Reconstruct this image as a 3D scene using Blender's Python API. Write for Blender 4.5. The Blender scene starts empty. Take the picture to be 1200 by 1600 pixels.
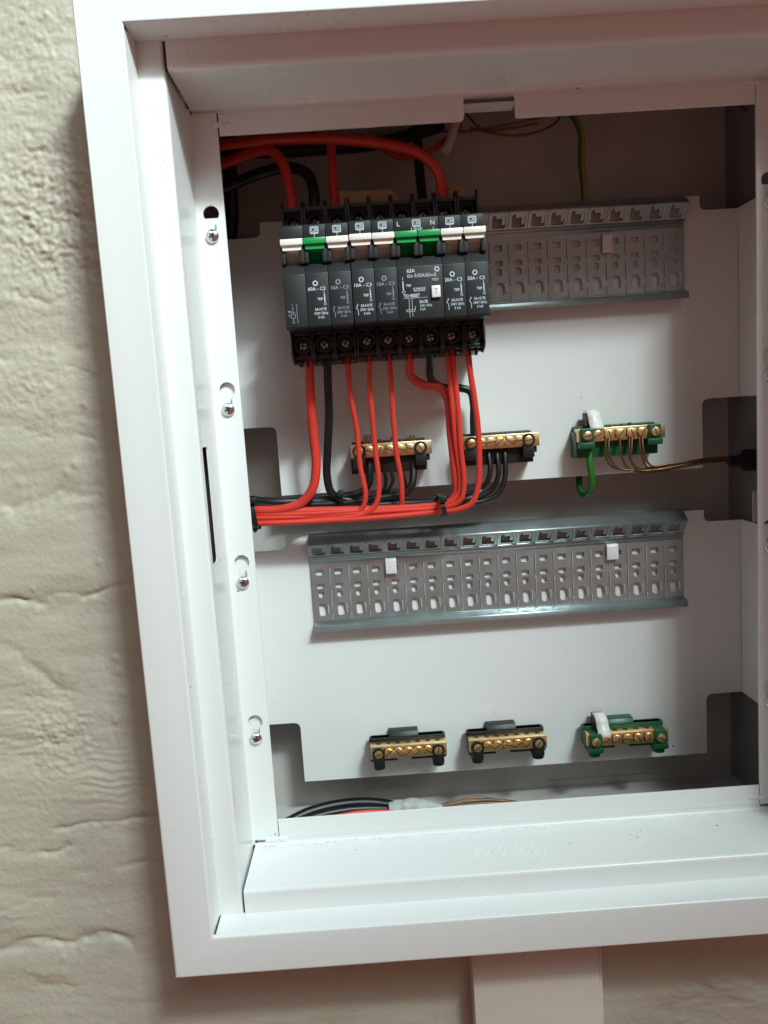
import bpy, bmesh, math, random
from mathutils import Matrix, Vector, noise

random.seed(7)
S = 0.001                                   # all measurements below are in millimetres
sc = bpy.context.scene
COL = sc.collection

# ------------------------------------------------------------------ camera
F_PX = 1207.278
CAM_Y = -459.60
RM = ((0.9976993309509329, 0.06446239001924756, -0.020991552897940483),
      (-0.06653410454118872, 0.9904555545472953, -0.12071042788140447),
      (0.013009917484857173, 0.12182936731107157, 0.9924657915049874))
cd = bpy.data.cameras.new('camera')
cam = bpy.data.objects.new('camera', cd)
COL.objects.link(cam)
cd.sensor_fit = 'HORIZONTAL'
cd.sensor_width = 36.0
cd.lens = F_PX / 1200 * 36.0
cd.clip_start = 0.01
cd.clip_end = 50
right = Vector((RM[0][0], RM[0][2], -RM[0][1]))
down = Vector((RM[1][0], RM[1][2], -RM[1][1]))
fwd = Vector((RM[2][0], RM[2][2], -RM[2][1]))
up, back = -down, -fwd
cam.matrix_world = Matrix(((right.x, up.x, back.x, 0), (right.y, up.y, back.y, CAM_Y * S),
                           (right.z, up.z, back.z, 0), (0, 0, 0, 1)))
sc.camera = cam

# ------------------------------------------------------------------ world and lamps
w = bpy.data.worlds.new('World')
sc.world = w
w.use_nodes = True
nt = w.node_tree
bg = nt.nodes['Background']
tc = nt.nodes.new('ShaderNodeTexCoord')
sx = nt.nodes.new('ShaderNodeSeparateXYZ')
mr = nt.nodes.new('ShaderNodeMapRange')
mr.inputs[1].default_value = -1
mr.inputs[2].default_value = 1
cr = nt.nodes.new('ShaderNodeValToRGB')
cr.color_ramp.elements[0].position = 0.25
cr.color_ramp.elements[0].color = (0.56, 0.24, 0.18, 1)
cr.color_ramp.elements[1].position = 0.80
cr.color_ramp.elements[1].color = (0.30, 0.31, 0.33, 1)
e = cr.color_ramp.elements.new(0.93)
e.color = (0.60, 0.71, 0.74, 1)
e = cr.color_ramp.elements.new(0.5)
e.color = (0.49, 0.275, 0.22, 1)
nt.links.new(tc.outputs['Generated'], sx.inputs[0])
nt.links.new(sx.outputs['Z'], mr.inputs[0])
nt.links.new(mr.outputs[0], cr.inputs[0])
nt.links.new(cr.outputs[0], bg.inputs[0])
bg.inputs[1].default_value = 0.42


def area(name, loc, target, size, power, color, size_y=None):
    l = bpy.data.lights.new(name, 'AREA')
    l.energy = power
    l.color = color
    l.size = size
    if size_y:
        l.shape = 'RECTANGLE'
        l.size_y = size_y
    else:
        l.shape = 'DISK'
    o = bpy.data.objects.new(name, l)
    COL.objects.link(o)
    o.location = loc
    d = Vector(target) - Vector(loc)
    o.rotation_euler = d.to_track_quat('-Z', 'Y').to_euler()
    return o


k_ = area('key_lamp', (0.92, -1.78, 1.98), (-0.28, 0, 0.42), 0.42, 5.8, (0.82, 0.98, 0.98), 0.10)
k_.data.spread = math.radians(40)
k_ = area('window_light', (1.12, -1.85, 2.0), (-0.28, 0, 0.42), 2.6, 10.8, (0.80, 0.98, 0.96), 0.6)
k_.data.spread = math.radians(56)
sc.view_settings.view_transform = 'Standard'
sc.view_settings.look = 'None'
sc.view_settings.exposure = 0
sc.view_settings.gamma = 1


# ------------------------------------------------------------------ helpers
def at(px, py, D):
    """point of the place at depth D (mm) seen at photograph pixel px,py"""
    v = ((px - 600) / F_PX, (py - 800) / F_PX, 1.0)
    d = [sum(RM[r][c] * v[r] for r in range(3)) for c in range(3)]
    s = (D - CAM_Y) / d[2]
    return Vector((d[0] * s, D, -d[1] * s))


def mat(name, base, rough=0.5, metal=0.0, coat=0.0, noise_amt=0.0, noise_scale=60, bump=0.0, bump_scale=400,
        rough_var=0.0, spec=0.5, stretch=None, trans=0.0):
    m = bpy.data.materials.new(name)
    m.use_nodes = True
    n = m.node_tree
    b = n.nodes['Principled BSDF']
    b.inputs['Base Color'].default_value = (*base, 1)
    b.inputs['Roughness'].default_value = rough
    b.inputs['Metallic'].default_value = metal
    b.inputs['Coat Weight'].default_value = coat
    b.inputs['Coat Roughness'].default_value = 0.12
    b.inputs['Specular IOR Level'].default_value = spec
    co = n.nodes.new('ShaderNodeTexCoord')
    src = co.outputs['Object']
    if stretch:
        mp = n.nodes.new('ShaderNodeMapping')
        mp.inputs['Scale'].default_value = stretch
        n.links.new(src, mp.inputs[0])
        src = mp.outputs[0]
    if noise_amt or rough_var:
        t = n.nodes.new('ShaderNodeTexNoise')
        t.inputs['Scale'].default_value = noise_scale
        t.inputs['Detail'].default_value = 6
        n.links.new(src, t.inputs['Vector'])
        if noise_amt:
            mx = n.nodes.new('ShaderNodeMapRange')
            mx.inputs[1].default_value = 0.15
            mx.inputs[2].default_value = 0.85
            mx.inputs[3].default_value = 1 - noise_amt
            mx.inputs[4].default_value = 1 + noise_amt
            n.links.new(t.outputs['Fac'], mx.inputs[0])
            vm = n.nodes.new('ShaderNodeVectorMath')
            vm.operation = 'SCALE'
            vm.inputs[0].default_value = base
            n.links.new(mx.outputs[0], vm.inputs['Scale'])
            n.links.new(vm.outputs[0], b.inputs['Base Color'])
        if rough_var:
            mx = n.nodes.new('ShaderNodeMapRange')
            mx.inputs[1].default_value = 0.15
            mx.inputs[2].default_value = 0.85
            mx.inputs[3].default_value = max(0.02, rough - rough_var)
            mx.inputs[4].default_value = rough + rough_var
            n.links.new(t.outputs['Fac'], mx.inputs[0])
            n.links.new(mx.outputs[0], b.inputs['Roughness'])
    if bump:
        t = n.nodes.new('ShaderNodeTexNoise')
        t.inputs['Scale'].default_value = bump_scale
        t.inputs['Detail'].default_value = 4
        n.links.new(src, t.inputs['Vector'])
        bp = n.nodes.new('ShaderNodeBump')
        bp.inputs['Strength'].default_value = 1
        bp.inputs['Distance'].default_value = bump
        n.links.new(t.outputs['Fac'], bp.inputs['Height'])
        n.links.new(bp.outputs[0], b.inputs['Normal'])
    return m


def paint_mat():
    """white powder coat with faint smudges, dust specks and orange peel"""
    m = mat('white_powder_coat', (0.77, 0.765, 0.76), 0.27, noise_amt=0.012, noise_scale=9, bump=0.00004,
            bump_scale=220, rough_var=0.03)
    n = m.node_tree
    b = n.nodes['Principled BSDF']
    src = b.inputs['Base Color'].links[0].from_socket
    co = n.nodes.new('ShaderNodeTexCoord')
    vo = n.nodes.new('ShaderNodeTexVoronoi')
    vo.inputs['Scale'].default_value = 55
    n.links.new(co.outputs['Object'], vo.inputs['Vector'])
    # specks only in a few cells
    lt = n.nodes.new('ShaderNodeMath')
    lt.operation = 'LESS_THAN'
    lt.inputs[1].default_value = 0.035
    n.links.new(vo.outputs['Distance'], lt.inputs[0])
    sp = n.nodes.new('ShaderNodeSeparateColor')
    n.links.new(vo.outputs['Color'], sp.inputs[0])
    g = n.nodes.new('ShaderNodeMath')
    g.operation = 'GREATER_THAN'
    g.inputs[1].default_value = 0.80
    n.links.new(sp.outputs[0], g.inputs[0])
    mu = n.nodes.new('ShaderNodeMath')
    mu.operation = 'MULTIPLY'
    n.links.new(lt.outputs[0], mu.inputs[0])
    n.links.new(g.outputs[0], mu.inputs[1])
    mix = n.nodes.new('ShaderNodeMix')
    mix.data_type = 'RGBA'
    mix.inputs['B'].default_value = (0.18, 0.16, 0.14, 1)
    n.links.new(mu.outputs[0], mix.inputs['Factor'])
    n.links.new(src, mix.inputs['A'])
    n.links.new(mix.outputs['Result'], b.inputs['Base Color'])
    return m


M = dict(
    paint=paint_mat(),
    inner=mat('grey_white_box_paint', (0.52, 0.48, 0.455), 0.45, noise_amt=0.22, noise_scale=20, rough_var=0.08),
    innershade=mat('box_paint_shaded', (0.20, 0.195, 0.19), 0.5, noise_amt=0.12, noise_scale=20),  # same box paint darkened: shade in the side cut-outs put into the colour
    zinc=mat('galvanised_steel', (0.45, 0.50, 0.51), 0.38, 0.82, noise_amt=0.12, noise_scale=70, rough_var=0.07,
             bump=0.00003, bump_scale=500),
    chrome=mat('zinc_screw', (0.75, 0.75, 0.73), 0.2, 1.0, noise_amt=0.1, noise_scale=300),
    dullscrew=mat('dull_terminal_screw', (0.50, 0.49, 0.46), 0.28, 1.0, noise_amt=0.3, noise_scale=500),
    brass=mat('brass', (0.95, 0.70, 0.36), 0.36, 1.0, noise_amt=0.15, noise_scale=220, rough_var=0.1),
    brassdark=mat('brass_hole', (0.10, 0.055, 0.02), 0.5, 0.6),
    copper=mat('bare_copper', (0.25, 0.135, 0.075), 0.46, 1.0, noise_amt=0.3, noise_scale=260),
    black=mat('black_plastic', (0.010, 0.010, 0.011), 0.46, noise_amt=0.2, noise_scale=120, bump=0.00004,
              bump_scale=900),
    face=mat('charcoal_plastic', (0.011, 0.0125, 0.0135), 0.48, noise_amt=0.12, noise_scale=90, bump=0.00004,
             bump_scale=1200),
    cabblack=mat('black_cable', (0.008, 0.008, 0.009), 0.40, noise_amt=0.2, noise_scale=80),
    red=mat('red_cable', (0.64, 0.044, 0.028), 0.38, noise_amt=0.08, noise_scale=60, rough_var=0.06),
    white=mat('white_plastic', (0.80, 0.77, 0.72), 0.4),
    cream=mat('cream_toggle', (0.84, 0.79, 0.72), 0.35),
    greentog=mat('green_toggle', (0.010, 0.30, 0.07), 0.38),
    greenbar=mat('green_plastic', (0.005, 0.080, 0.033), 0.38, noise_amt=0.12, noise_scale=100),
    greencab=mat('green_cable', (0.02, 0.155, 0.018), 0.36),
    ink=mat('white_print', (0.52, 0.57, 0.62), 0.6),
    ink2=mat('faded_print', (0.22, 0.25, 0.28), 0.6),
    logoblue=mat('logo_field', (0.05, 0.07, 0.13), 0.5),
    tan=mat('tan_card', (0.40, 0.25, 0.12), 0.7, noise_amt=0.15, noise_scale=90),
    dark=mat('dark_gap', (0.01, 0.01, 0.01), 0.9),
    grime=mat('brown_grime', (0.09, 0.075, 0.065), 0.9),
    edge=mat('zinc_highlight', (0.80, 0.82, 0.82), 0.3, 0.6),  # zinc made paler: highlights along the rail slits put into the colour
    dust=mat('dust_residue', (0.54, 0.51, 0.455), 0.9, noise_amt=0.2, noise_scale=500),
    chalk=mat('chalk_mark', (0.93, 0.93, 0.90), 0.8),
    paper=mat('white_paper_tape', (0.46, 0.46, 0.44), 0.85, noise_amt=0.2, noise_scale=140, bump=0.0012,
              bump_scale=90),
    trunk=mat('painted_trunking', (0.62, 0.545, 0.475), 0.5, noise_amt=0.05, noise_scale=30, bump=0.00008,
              bump_scale=200),
)


def gy_mat():
    m = mat('green_yellow_cable', (0.02, 0.26, 0.025), 0.4)
    n = m.node_tree
    co = n.nodes.new('ShaderNodeTexCoord')
    sp = n.nodes.new('ShaderNodeSeparateXYZ')
    n.links.new(co.outputs['Object'], sp.inputs[0])
    g = n.nodes.new('ShaderNodeNewGeometry')
    s2 = n.nodes.new('ShaderNodeSeparateXYZ')
    n.links.new(g.outputs['Normal'], s2.inputs[0])
    gt = n.nodes.new('ShaderNodeMath')
    gt.operation = 'GREATER_THAN'
    gt.inputs[1].default_value = -0.25
    n.links.new(s2.outputs['X'], gt.inputs[0])
    mx = n.nodes.new('ShaderNodeMix')
    mx.data_type = 'RGBA'
    mx.inputs['A'].default_value = (0.06, 0.13, 0.03, 1)
    mx.inputs['B'].default_value = (0.34, 0.28, 0.06, 1)
    n.links.new(gt.outputs[0], mx.inputs['Factor'])
    n.links.new(mx.outputs['Result'], n.nodes['Principled BSDF'].inputs['Base Color'])
    return m


M['gy'] = gy_mat()


def tag(o, label=None, cat=None, group=None, kind=None):
    if label:
        o['label'] = label
    if cat:
        o['category'] = cat
    if group:
        o['group'] = group
    if kind:
        o['kind'] = kind
    return o


def empty(name, loc, label, cat, group=None):
    o = bpy.data.objects.new(name, None)
    o.empty_display_size = 0.01
    COL.objects.link(o)
    o.location = Vector(loc) * S
    return tag(o, label, cat, group)


def link_mesh(name, me, m, parent=None, angle=35):
    me.materials.clear()
    me.materials.append(m)
    for p in me.polygons:
        p.use_smooth = True
    me.set_sharp_from_angle(angle=math.radians(angle))
    o = bpy.data.objects.new(name, me)
    COL.objects.link(o)
    if parent is not None:
        o.parent = parent
    return o


class MB:
    """collects shapes in mm, origin at org"""

    def __init__(self, org=(0, 0, 0)):
        self.bm = bmesh.new()
        self.org = Vector(org)

    def v(self, p):
        return self.bm.verts.new(Vector(p))

    def box(self, x0, x1, y0, y1, z0, z1, bev=0.0, seg=2):
        vs = [self.v((x, y, z)) for x in (x0, x1) for y in (y0, y1) for z in (z0, z1)]
        f = [(0, 1, 3, 2), (4, 6, 7, 5), (0, 4, 5, 1), (2, 3, 7, 6), (0, 2, 6, 4), (1, 5, 7, 3)]
        fs = [self.bm.faces.new([vs[i] for i in q]) for q in f]
        if bev:
            es = list({e for ff in fs for e in ff.edges})
            bmesh.ops.bevel(self.bm, geom=es, offset=bev, segments=seg, profile=0.5, affect='EDGES')
        return self

    def prism_x(self, pts, x0, x1, bev=0.0):
        """pts (y,z) polygon extruded along x"""
        a = [self.v((x0, y, z)) for y, z in pts]
        b = [self.v((x1, y, z)) for y, z in pts]
        fs = [self.bm.faces.new(a), self.bm.faces.new(b[::-1])]
        for i in range(len(pts)):
            j = (i + 1) % len(pts)
            fs.append(self.bm.faces.new((a[j], a[i], b[i], b[j])))
        if bev:
            es = list({e for ff in fs for e in ff.edges})
            bmesh.ops.bevel(self.bm, geom=es, offset=bev, segments=2, profile=0.5, affect='EDGES')
        return self

    def prism_y(self, pts, y0, y1, bev=0.0):
        """pts (x,z) polygon extruded along y"""
        a = [self.v((x, y0, z)) for x, z in pts]
        b = [self.v((x, y1, z)) for x, z in pts]
        fs = [self.bm.faces.new(a), self.bm.faces.new(b[::-1])]
        for i in range(len(pts)):
            j = (i + 1) % len(pts)
            fs.append(self.bm.faces.new((a[j], a[i], b[i], b[j])))
        if bev:
            es = list({e for ff in fs for e in ff.edges})
            bmesh.ops.bevel(self.bm, geom=es, offset=bev, segments=2, profile=0.5, affect='EDGES')
        return self

    def cyl(self, c, axis, r, h, seg=20, r2=None, bev=0.0):
        ax = Vector(axis).normalized()
        u = ax.orthogonal().normalized()
        w_ = ax.cross(u)
        c = Vector(c)
        r2 = r if r2 is None else r2
        rings = [(0, r), (h, r2)]
        if bev:
            rings = [(0, r), (h - bev, r2), (h - bev * .3, r2 - bev * .3), (h, r2 - bev)]
        rr = []
        for hh, ra in rings:
            rr.append([self.v(c + ax * hh + (u * math.cos(t) + w_ * math.sin(t)) * ra)
                       for t in [2 * math.pi * i / seg for i in range(seg)]])
        for k in range(len(rr) - 1):
            for i in range(seg):
                j = (i + 1) % seg
                self.bm.faces.new((rr[k][i], rr[k][j], rr[k + 1][j], rr[k + 1][i]))
        self.bm.faces.new(rr[0][::-1])
        self.bm.faces.new(rr[-1])
        return self

    def dome(self, c, axis, r, h, seg=24):
        ax = Vector(axis).normalized()
        u = ax.orthogonal().normalized()
        w_ = ax.cross(u)
        c = Vector(c)
        prev = None
        n = 6
        for k in range(n):
            a = k / n * math.pi / 2
            ring = [self.v(c + ax * (h * math.sin(a)) + (u * math.cos(t) + w_ * math.sin(t)) * r * math.cos(a))
                    for t in [2 * math.pi * i / seg for i in range(seg)]]
            if prev:
                for i in range(seg):
                    j = (i + 1) % seg
                    self.bm.faces.new((prev[i], prev[j], ring[j], ring[i]))
            prev = ring
        self.bm.faces.new(prev)
        return self

    def ring(self, c, r0, r1, y0, y1, seg=28):
        """flat ring in the x-z plane between y0 (front) and y1"""
        rows = []
        for r, y in ((r0, y0), (r1, y0), (r1, y1), (r0, y1)):
            rows.append([self.v((c[0] + r * math.cos(t), y, c[1] + r * math.sin(t)))
                         for t in [2 * math.pi * i / seg for i in range(seg)]])
        for k in range(4):
            a, b = rows[k], rows[(k + 1) % 4]
            for i in range(seg):
                j = (i + 1) % seg
                self.bm.faces.new((a[i], a[j], b[j], b[i]))
        return self

    def tube(self, pts, r, seg=12, sub=8, smooth=True, cap=True):
        P = [Vector(p) for p in pts]
        if smooth and len(P) > 2:
            Q = []
            E_ = [P[0] * 2 - P[1]] + P + [P[-1] * 2 - P[-2]]
            for i in range(1, len(E_) - 2):
                p0, p1, p2, p3 = E_[i - 1:i + 3]
                # centripetal catmull-rom
                t0 = 0
                t1 = t0 + max(1e-6, (p1 - p0).length) ** .5
                t2 = t1 + max(1e-6, (p2 - p1).length) ** .5
                t3 = t2 + max(1e-6, (p3 - p2).length) ** .5
                for k in range(sub):
                    t = t1 + (t2 - t1) * k / sub
                    A1 = p0 * ((t1 - t) / (t1 - t0)) + p1 * ((t - t0) / (t1 - t0))
                    A2 = p1 * ((t2 - t) / (t2 - t1)) + p2 * ((t - t1) / (t2 - t1))
                    A3 = p2 * ((t3 - t) / (t3 - t2)) + p3 * ((t - t2) / (t3 - t2))
                    B1 = A1 * ((t2 - t) / (t2 - t0)) + A2 * ((t - t0) / (t2 - t0))
                    B2 = A2 * ((t3 - t) / (t3 - t1)) + A3 * ((t - t1) / (t3 - t1))
                    Q.append(B1 * ((t2 - t) / (t2 - t1)) + B2 * ((t - t1) / (t2 - t1)))
            Q.append(P[-1])
            P = Q
        n = len(P)
        T = [(P[min(i + 1, n - 1)] - P[max(i - 1, 0)]).normalized() for i in range(n)]
        u = T[0].orthogonal().normalized()
        rings = []
        for i in range(n):
            u = (u - T[i] * u.dot(T[i])).normalized()
            w_ = T[i].cross(u)
            ra = r[min(len(r) - 1, int(i * len(r) / n))] if isinstance(r, (list, tuple)) else r
            rings.append([self.v(P[i] + (u * math.cos(a) + w_ * math.sin(a)) * ra)
                          for a in [2 * math.pi * k / seg for k in range(seg)]])
        for a, b in zip(rings, rings[1:]):
            for k in range(seg):
                j = (k + 1) % seg
                self.bm.faces.new((a[k], a[j], b[j], b[k]))
        if cap:
            self.bm.faces.new(rings[0][::-1])
            self.bm.faces.new(rings[-1])
        return self

    def mesh(self, name):
        bmesh.ops.recalc_face_normals(self.bm, faces=self.bm.faces)
        for v in self.bm.verts:
            v.co = (v.co - self.org) * S
        me = bpy.data.meshes.new(name)
        self.bm.to_mesh(me)
        self.bm.free()
        return me

    def build(self, name, m, parent=None, angle=35):
        return link_mesh(name, self.mesh(name), m, parent, angle)


def rrect(x0, x1, z0, z1, r=0.0, n=4, corners=(1, 1, 1, 1)):
    """rounded rectangle loop; corners order: bl, br, tr, tl"""
    out = []
    cs = [(x0 + r, z0 + r, 180, corners[0], (x0, z0)), (x1 - r, z0 + r, 270, corners[1], (x1, z0)),
          (x1 - r, z1 - r, 0, corners[2], (x1, z1)), (x0 + r, z1 - r, 90, corners[3], (x0, z1))]
    for cx, cz, a0, on, sharp in cs:
        if r > 0 and on:
            for k in range(n + 1):
                a = math.radians(a0 + 90 * k / n)
                out.append((cx + r * math.cos(a), cz + r * math.sin(a)))
        else:
            out.append(sharp)
    return out


def roundpoly(pts, r=0.0, n=4):
    """pts: (x,z) or (x,z,r) -> loop with rounded corners"""
    out = []
    N = len(pts)
    for i in range(N):
        p = Vector(pts[i][:2])
        rr = pts[i][2] if len(pts[i]) > 2 else r
        a = (Vector(pts[i - 1][:2]) - p)
        b = (Vector(pts[(i + 1) % N][:2]) - p)
        if rr <= 0:
            out.append(tuple(p))
            continue
        la = min(rr, a.length * .49)
        lb = min(rr, b.length * .49)
        A = p + a.normalized() * la
        B = p + b.normalized() * lb
        for k in range(n + 1):
            t = k / n
            q = A * (1 - t) ** 2 + p * 2 * t * (1 - t) + B * t ** 2
            out.append(tuple(q))
    return out


def sheet(name, loops, m, parent, to_world, thick=1.2, bev=0.0, org=(0, 0, 0), angle=35):
    """flat plate with holes: loops in (a,b) mm, first outline then holes; front face at c=0, thickness away"""
    cu = bpy.data.curves.new(name + '_tmp', 'CURVE')
    cu.dimensions = '2D'
    cu.fill_mode = 'BOTH'
    cu.extrude = thick / 2 - bev
    cu.bevel_depth = bev
    cu.bevel_resolution = 1
    if bev:
        cu.offset = -bev
    for lp in loops:
        sp = cu.splines.new('POLY')
        sp.points.add(len(lp) - 1)
        for i, (x, z) in enumerate(lp):
            sp.points[i].co = (x, z, 0, 1)
        sp.use_cyclic_u = True
    tmp = bpy.data.objects.new(name + '_tmp', cu)
    me = bpy.data.meshes.new_from_object(tmp)
    bpy.data.objects.remove(tmp)
    bpy.data.curves.remove(cu)
    bm = bmesh.new()
    bm.from_mesh(me)
    bmesh.ops.remove_doubles(bm, verts=bm.verts, dist=1e-4)
    for v in bm.verts:
        v.co = (Vector(to_world(v.co.x, v.co.y, v.co.z - thick / 2)) - Vector(org)) * S
    bmesh.ops.recalc_face_normals(bm, faces=bm.faces)
    bm.to_mesh(me)
    bm.free()
    me.name = name
    return link_mesh(name, me, m, parent, 8)


def facing(D):
    """a->x, b->z, c-> towards the viewer from depth D"""
    return lambda a, b, c: (a, D - c, b)


FONT_CACHE = {}


def text_mesh(bm, txt, x, z, h, D, width=None, align='CENTER', bold=0.0, thick=0.06, sx_=1.0):
    """adds lettering (cap height h mm) to bm at x,z on plane D"""
    cu = bpy.data.curves.new('t', 'FONT')
    cu.body = txt
    cu.size = h / 0.70
    cu.align_x = align
    cu.align_y = 'CENTER'
    cu.resolution_u = 3
    cu.offset = bold
    cu.extrude = thick / 2
    ob = bpy.data.objects.new('t', cu)
    me = bpy.data.meshes.new_from_object(ob)
    bpy.data.objects.remove(ob)
    bpy.data.curves.remove(cu)
    xs = [v.co.x for v in me.vertices] or [0]
    k = sx_
    if width:
        k = width / max(1e-6, max(xs) - min(xs))
    vs = [bm.verts.new((x + v.co.x * k, D - v.co.z, z + v.co.y)) for v in me.vertices]
    for p in me.polygons:
        try:
            bm.faces.new([vs[i] for i in p.vertices])
        except ValueError:
            pass
    bpy.data.meshes.remove(me)


# ================================================================== key dimensions (mm)
DF, DL, DT = -66.0, -48.0, 74.0       # frame face, ledge, mounting plate depths
X0, Z0 = -126.3, -299.2
X1, Z1B, Z1T = -103.4, -275.8, 192.6
X2, Z2B, Z2T = -89.6, -262.0, 178.2
X4, Z4B, Z4T = -73.5, -246.3, 162.9
X4R = 232.3
XC = (X4 + X4R) / 2
mx_ = lambda x: 2 * XC - x
X0R, X1R, X2R = mx_(X0), mx_(X1), mx_(X2)
Z0T = Z1T + (Z1B - Z0)
WALL = -14.0


# ================================================================== wall
def polyD(px, pz, pts):
    best = 1e9
    for (ax, az), (bx, bz) in zip(pts, pts[1:]):
        dx, dz = bx - ax, bz - az
        t = max(0, min(1, ((px - ax) * dx + (pz - az) * dz) / (dx * dx + dz * dz + 1e-9)))
        d = math.hypot(px - ax - t * dx, pz - az - t * dz)
        if d < best:
            best = d
    return best


def wl(*pp):
    return [(at(x, y, WALL).x, at(x, y, WALL).z) for x, y in pp]


# (polyline, half width, depth (negative = groove), step below)
GROOVES = [
    (wl((-60, 150), (0, 144), (60, 138)), 2.2, -1.1), (wl((100, 118), (128, 132)), 1.6, -0.9),
    (wl((50, 236), (100, 236), (137, 245)), 1.4, -1.0), (wl((105, 336), (143, 343)), 1.5, -2.0),
    (wl((20, 352), (75, 350), (120, 356)), 3.0, -0.9),
    (wl((30, 455), (36, 466), (62, 470), (90, 468), (110, 460)), 1.1, -1.6),
    (wl((136, 418), (150, 430)), 1.6, -1.3),
    (wl((-40, 570), (0, 558), (14, 562)), 2.0, -1.8), (wl((115, 540), (165, 530)), 4.0, -1.6),
    (wl((112, 579), (136, 581)), 0.9, -1.3), (wl((40, 668), (110, 654), (160, 650)), 1.6, -0.6),
    (wl((62, 680), (90, 682), (150, 688)), 1.4, -0.6), (wl((-60, 795), (0, 787), (50, 784), (95, 768), (150, 762)), 2.2, -1.7),
    (wl((40, 802), (100, 802), (180, 792)), 3.5, -0.6),
    (wl((-80, 946), (0, 943), (60, 942), (130, 930), (200, 918)), 1.6, -2.2),
    (wl((-60, 975), (0, 1000), (30, 1030), (80, 1068), (120, 1078)), 3.0, -1.6),
    (wl((-50, 1180), (0, 1176), (60, 1162), (130, 1150)), 2.0, -1.2),
    (wl((95, 1292), (140, 1290), (200, 1283), (250, 1280)), 1.5, -1.8),
    (wl((-50, 1335), (0, 1332), (60, 1328), (85, 1330), (100, 1322)), 1.4, -1.8),
    (wl((30, 1406), (80, 1403)), 1.2, -0.9), (wl((190, 1352), (250, 1350)), 1.5, -0.8),
    (wl((-60, 1490), (0, 1482), (60, 1474), (118, 1470), (150, 1463), (200, 1472)), 2.2, -2.2),
    (wl((35, 1518), (60, 1540), (120, 1545)), 1.6, -0.9), (wl((120, 1340), (140, 1400), (160, 1440)), 3.5, -0.7),
    (wl((1080, 1530), (1110, 1545), (1150, 1570)), 2.5, -1.6), (wl((1120, 1490), (1160, 1478), (1210, 1480)), 2.5, -1.6),
    (wl((1040, 1580), (1100, 1560)), 2.0, -1.0), (wl((1150, 1520), (1200, 1540)), 2.0, -1.2),
]
# rough patches: centre px, radius mm
ROUGH = [(wl((50, 60))[0], 34, 0.9), (wl((40, 320))[0], 42, 1.5), (wl((100, 390))[0], 30, 1.2),
         (wl((55, 610))[0], 26, 0.8), (wl((30, 1150))[0], 34, 1.3), (wl((110, 270))[0], 22, 0.8),
         (wl((110, 1140))[0], 20, 0.8), (wl((10, 1420))[0], 18, 0.7), (wl((1140, 1530))[0], 40, 0.8)]
RIPPLE = wl((165, 1215))[0]


def wall_h(x, z):
    p = Vector((x, z, 0))
    h = 2.6 * noise.noise(p * 0.012) + 1.1 * noise.noise(Vector((x * 0.022, z * 0.045, 1)))
    h += 0.28 * noise.noise(Vector((x * 0.05, z * 0.16, 5)))
    wob = Vector((noise.noise(p * 0.05 + Vector((9, 2, 4))) * 5, noise.noise(p * 0.07 + Vector((1, 8, 6))) * 5 + noise.noise(p * 0.2) * 1.5))
    for pts, wd, dp in GROOVES:
        if abs(pts[0][1] - z) > 70:
            continue
        d = polyD(x + wob.x, z + wob.y, pts)
        if d < wd * 7:
            k = max(0.05, 0.75 + 0.9 * noise.noise(p * 0.06 + Vector((5, 1, 2))) + 0.4 * noise.noise(p * 0.2))
            h += dp * 0.6 * k * math.exp(-(d / (wd * 1.25)) ** 2)
            h += dp * 0.28 * k * math.exp(-(d / (wd * 3.2)) ** 2)
    rough = 0.04 + 0.16 * max(0, noise.noise(p * 0.018 + Vector((2, 9, 9))))
    for c, r, a in ROUGH:
        d = math.hypot(x - c[0], z - c[1])
        if d < r * 1.8:
            rough += a * math.exp(-(d / r) ** 2)
    n3 = 0.8 * noise.noise(p * 0.20) + 0.8 * noise.noise(p * 0.42) + 0.4 * abs(noise.noise(p * 0.11))
    h += rough * 0.66 * n3
    # little paint lumps
    c = noise.voronoi(p * 0.09)[0][0]
    if noise.noise(p * 0.02 + Vector((4, 4, 4))) > 0.12:
        h += 0.8 * math.exp(-(c / 0.22) ** 2)
    d = math.hypot((x - RIPPLE[0]) / 26, (z - RIPPLE[1]) / 22)
    if d < 2:
        h += 0.28 * math.exp(-d * d * 1.4) * math.sin((z + 0.06 * x + wob.y * .6) * 1.35)
    return h


def axis(segs):
    out = []
    for a, b, st in segs:
        n = max(1, int(round((b - a) / st)))
        out += [a + (b - a) * i / n for i in range(n)]
    out.append(segs[-1][1])
    return out


xs = axis([(-900, -300, 40), (-300, -215, 4), (-215, -100, 0.95), (-100, 115, 6), (115, 290, 2.0), (290, 900, 40)])
zs = axis([(-1000, -440, 30), (-440, 280, 0.95), (280, 1000, 30)])
bm = bmesh.new()
rows = []
for z in zs:
    row = []
    for x in xs:
        inner = (-300 <= x <= 290) and (-440 <= z <= 280) and not (-95 < x < 110 and z > -300) and not (x > 115 and z > -290)
        hh = wall_h(x, z) if inner else 0
        row.append(bm.verts.new((x * S, (WALL - hh) * S, z * S)))
    rows.append(row)
HX0, HX1, HZ0, HZ1 = -96, mx_(-96), -272, 188       # the recess the box sits in
for j in range(len(zs) - 1):
    for i in range(len(xs) - 1):
        cx, cz = (xs[i] + xs[i + 1]) / 2, (zs[j] + zs[j + 1]) / 2
        if HX0 < cx < HX1 and HZ0 < cz < HZ1:
            continue
        bm.faces.new((rows[j][i], rows[j][i + 1], rows[j + 1][i + 1], rows[j + 1][i]))
bmesh.ops.recalc_face_normals(bm, faces=bm.faces)
loose = [v for v in bm.verts if not v.link_faces]
bmesh.ops.delete(bm, geom=loose, context='VERTS')
me = bpy.data.meshes.new('wall')
bm.to_mesh(me)
bm.free()
if sum(p.normal.y for p in list(me.polygons)[:50]) > 0:
    me.flip_normals()
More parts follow.
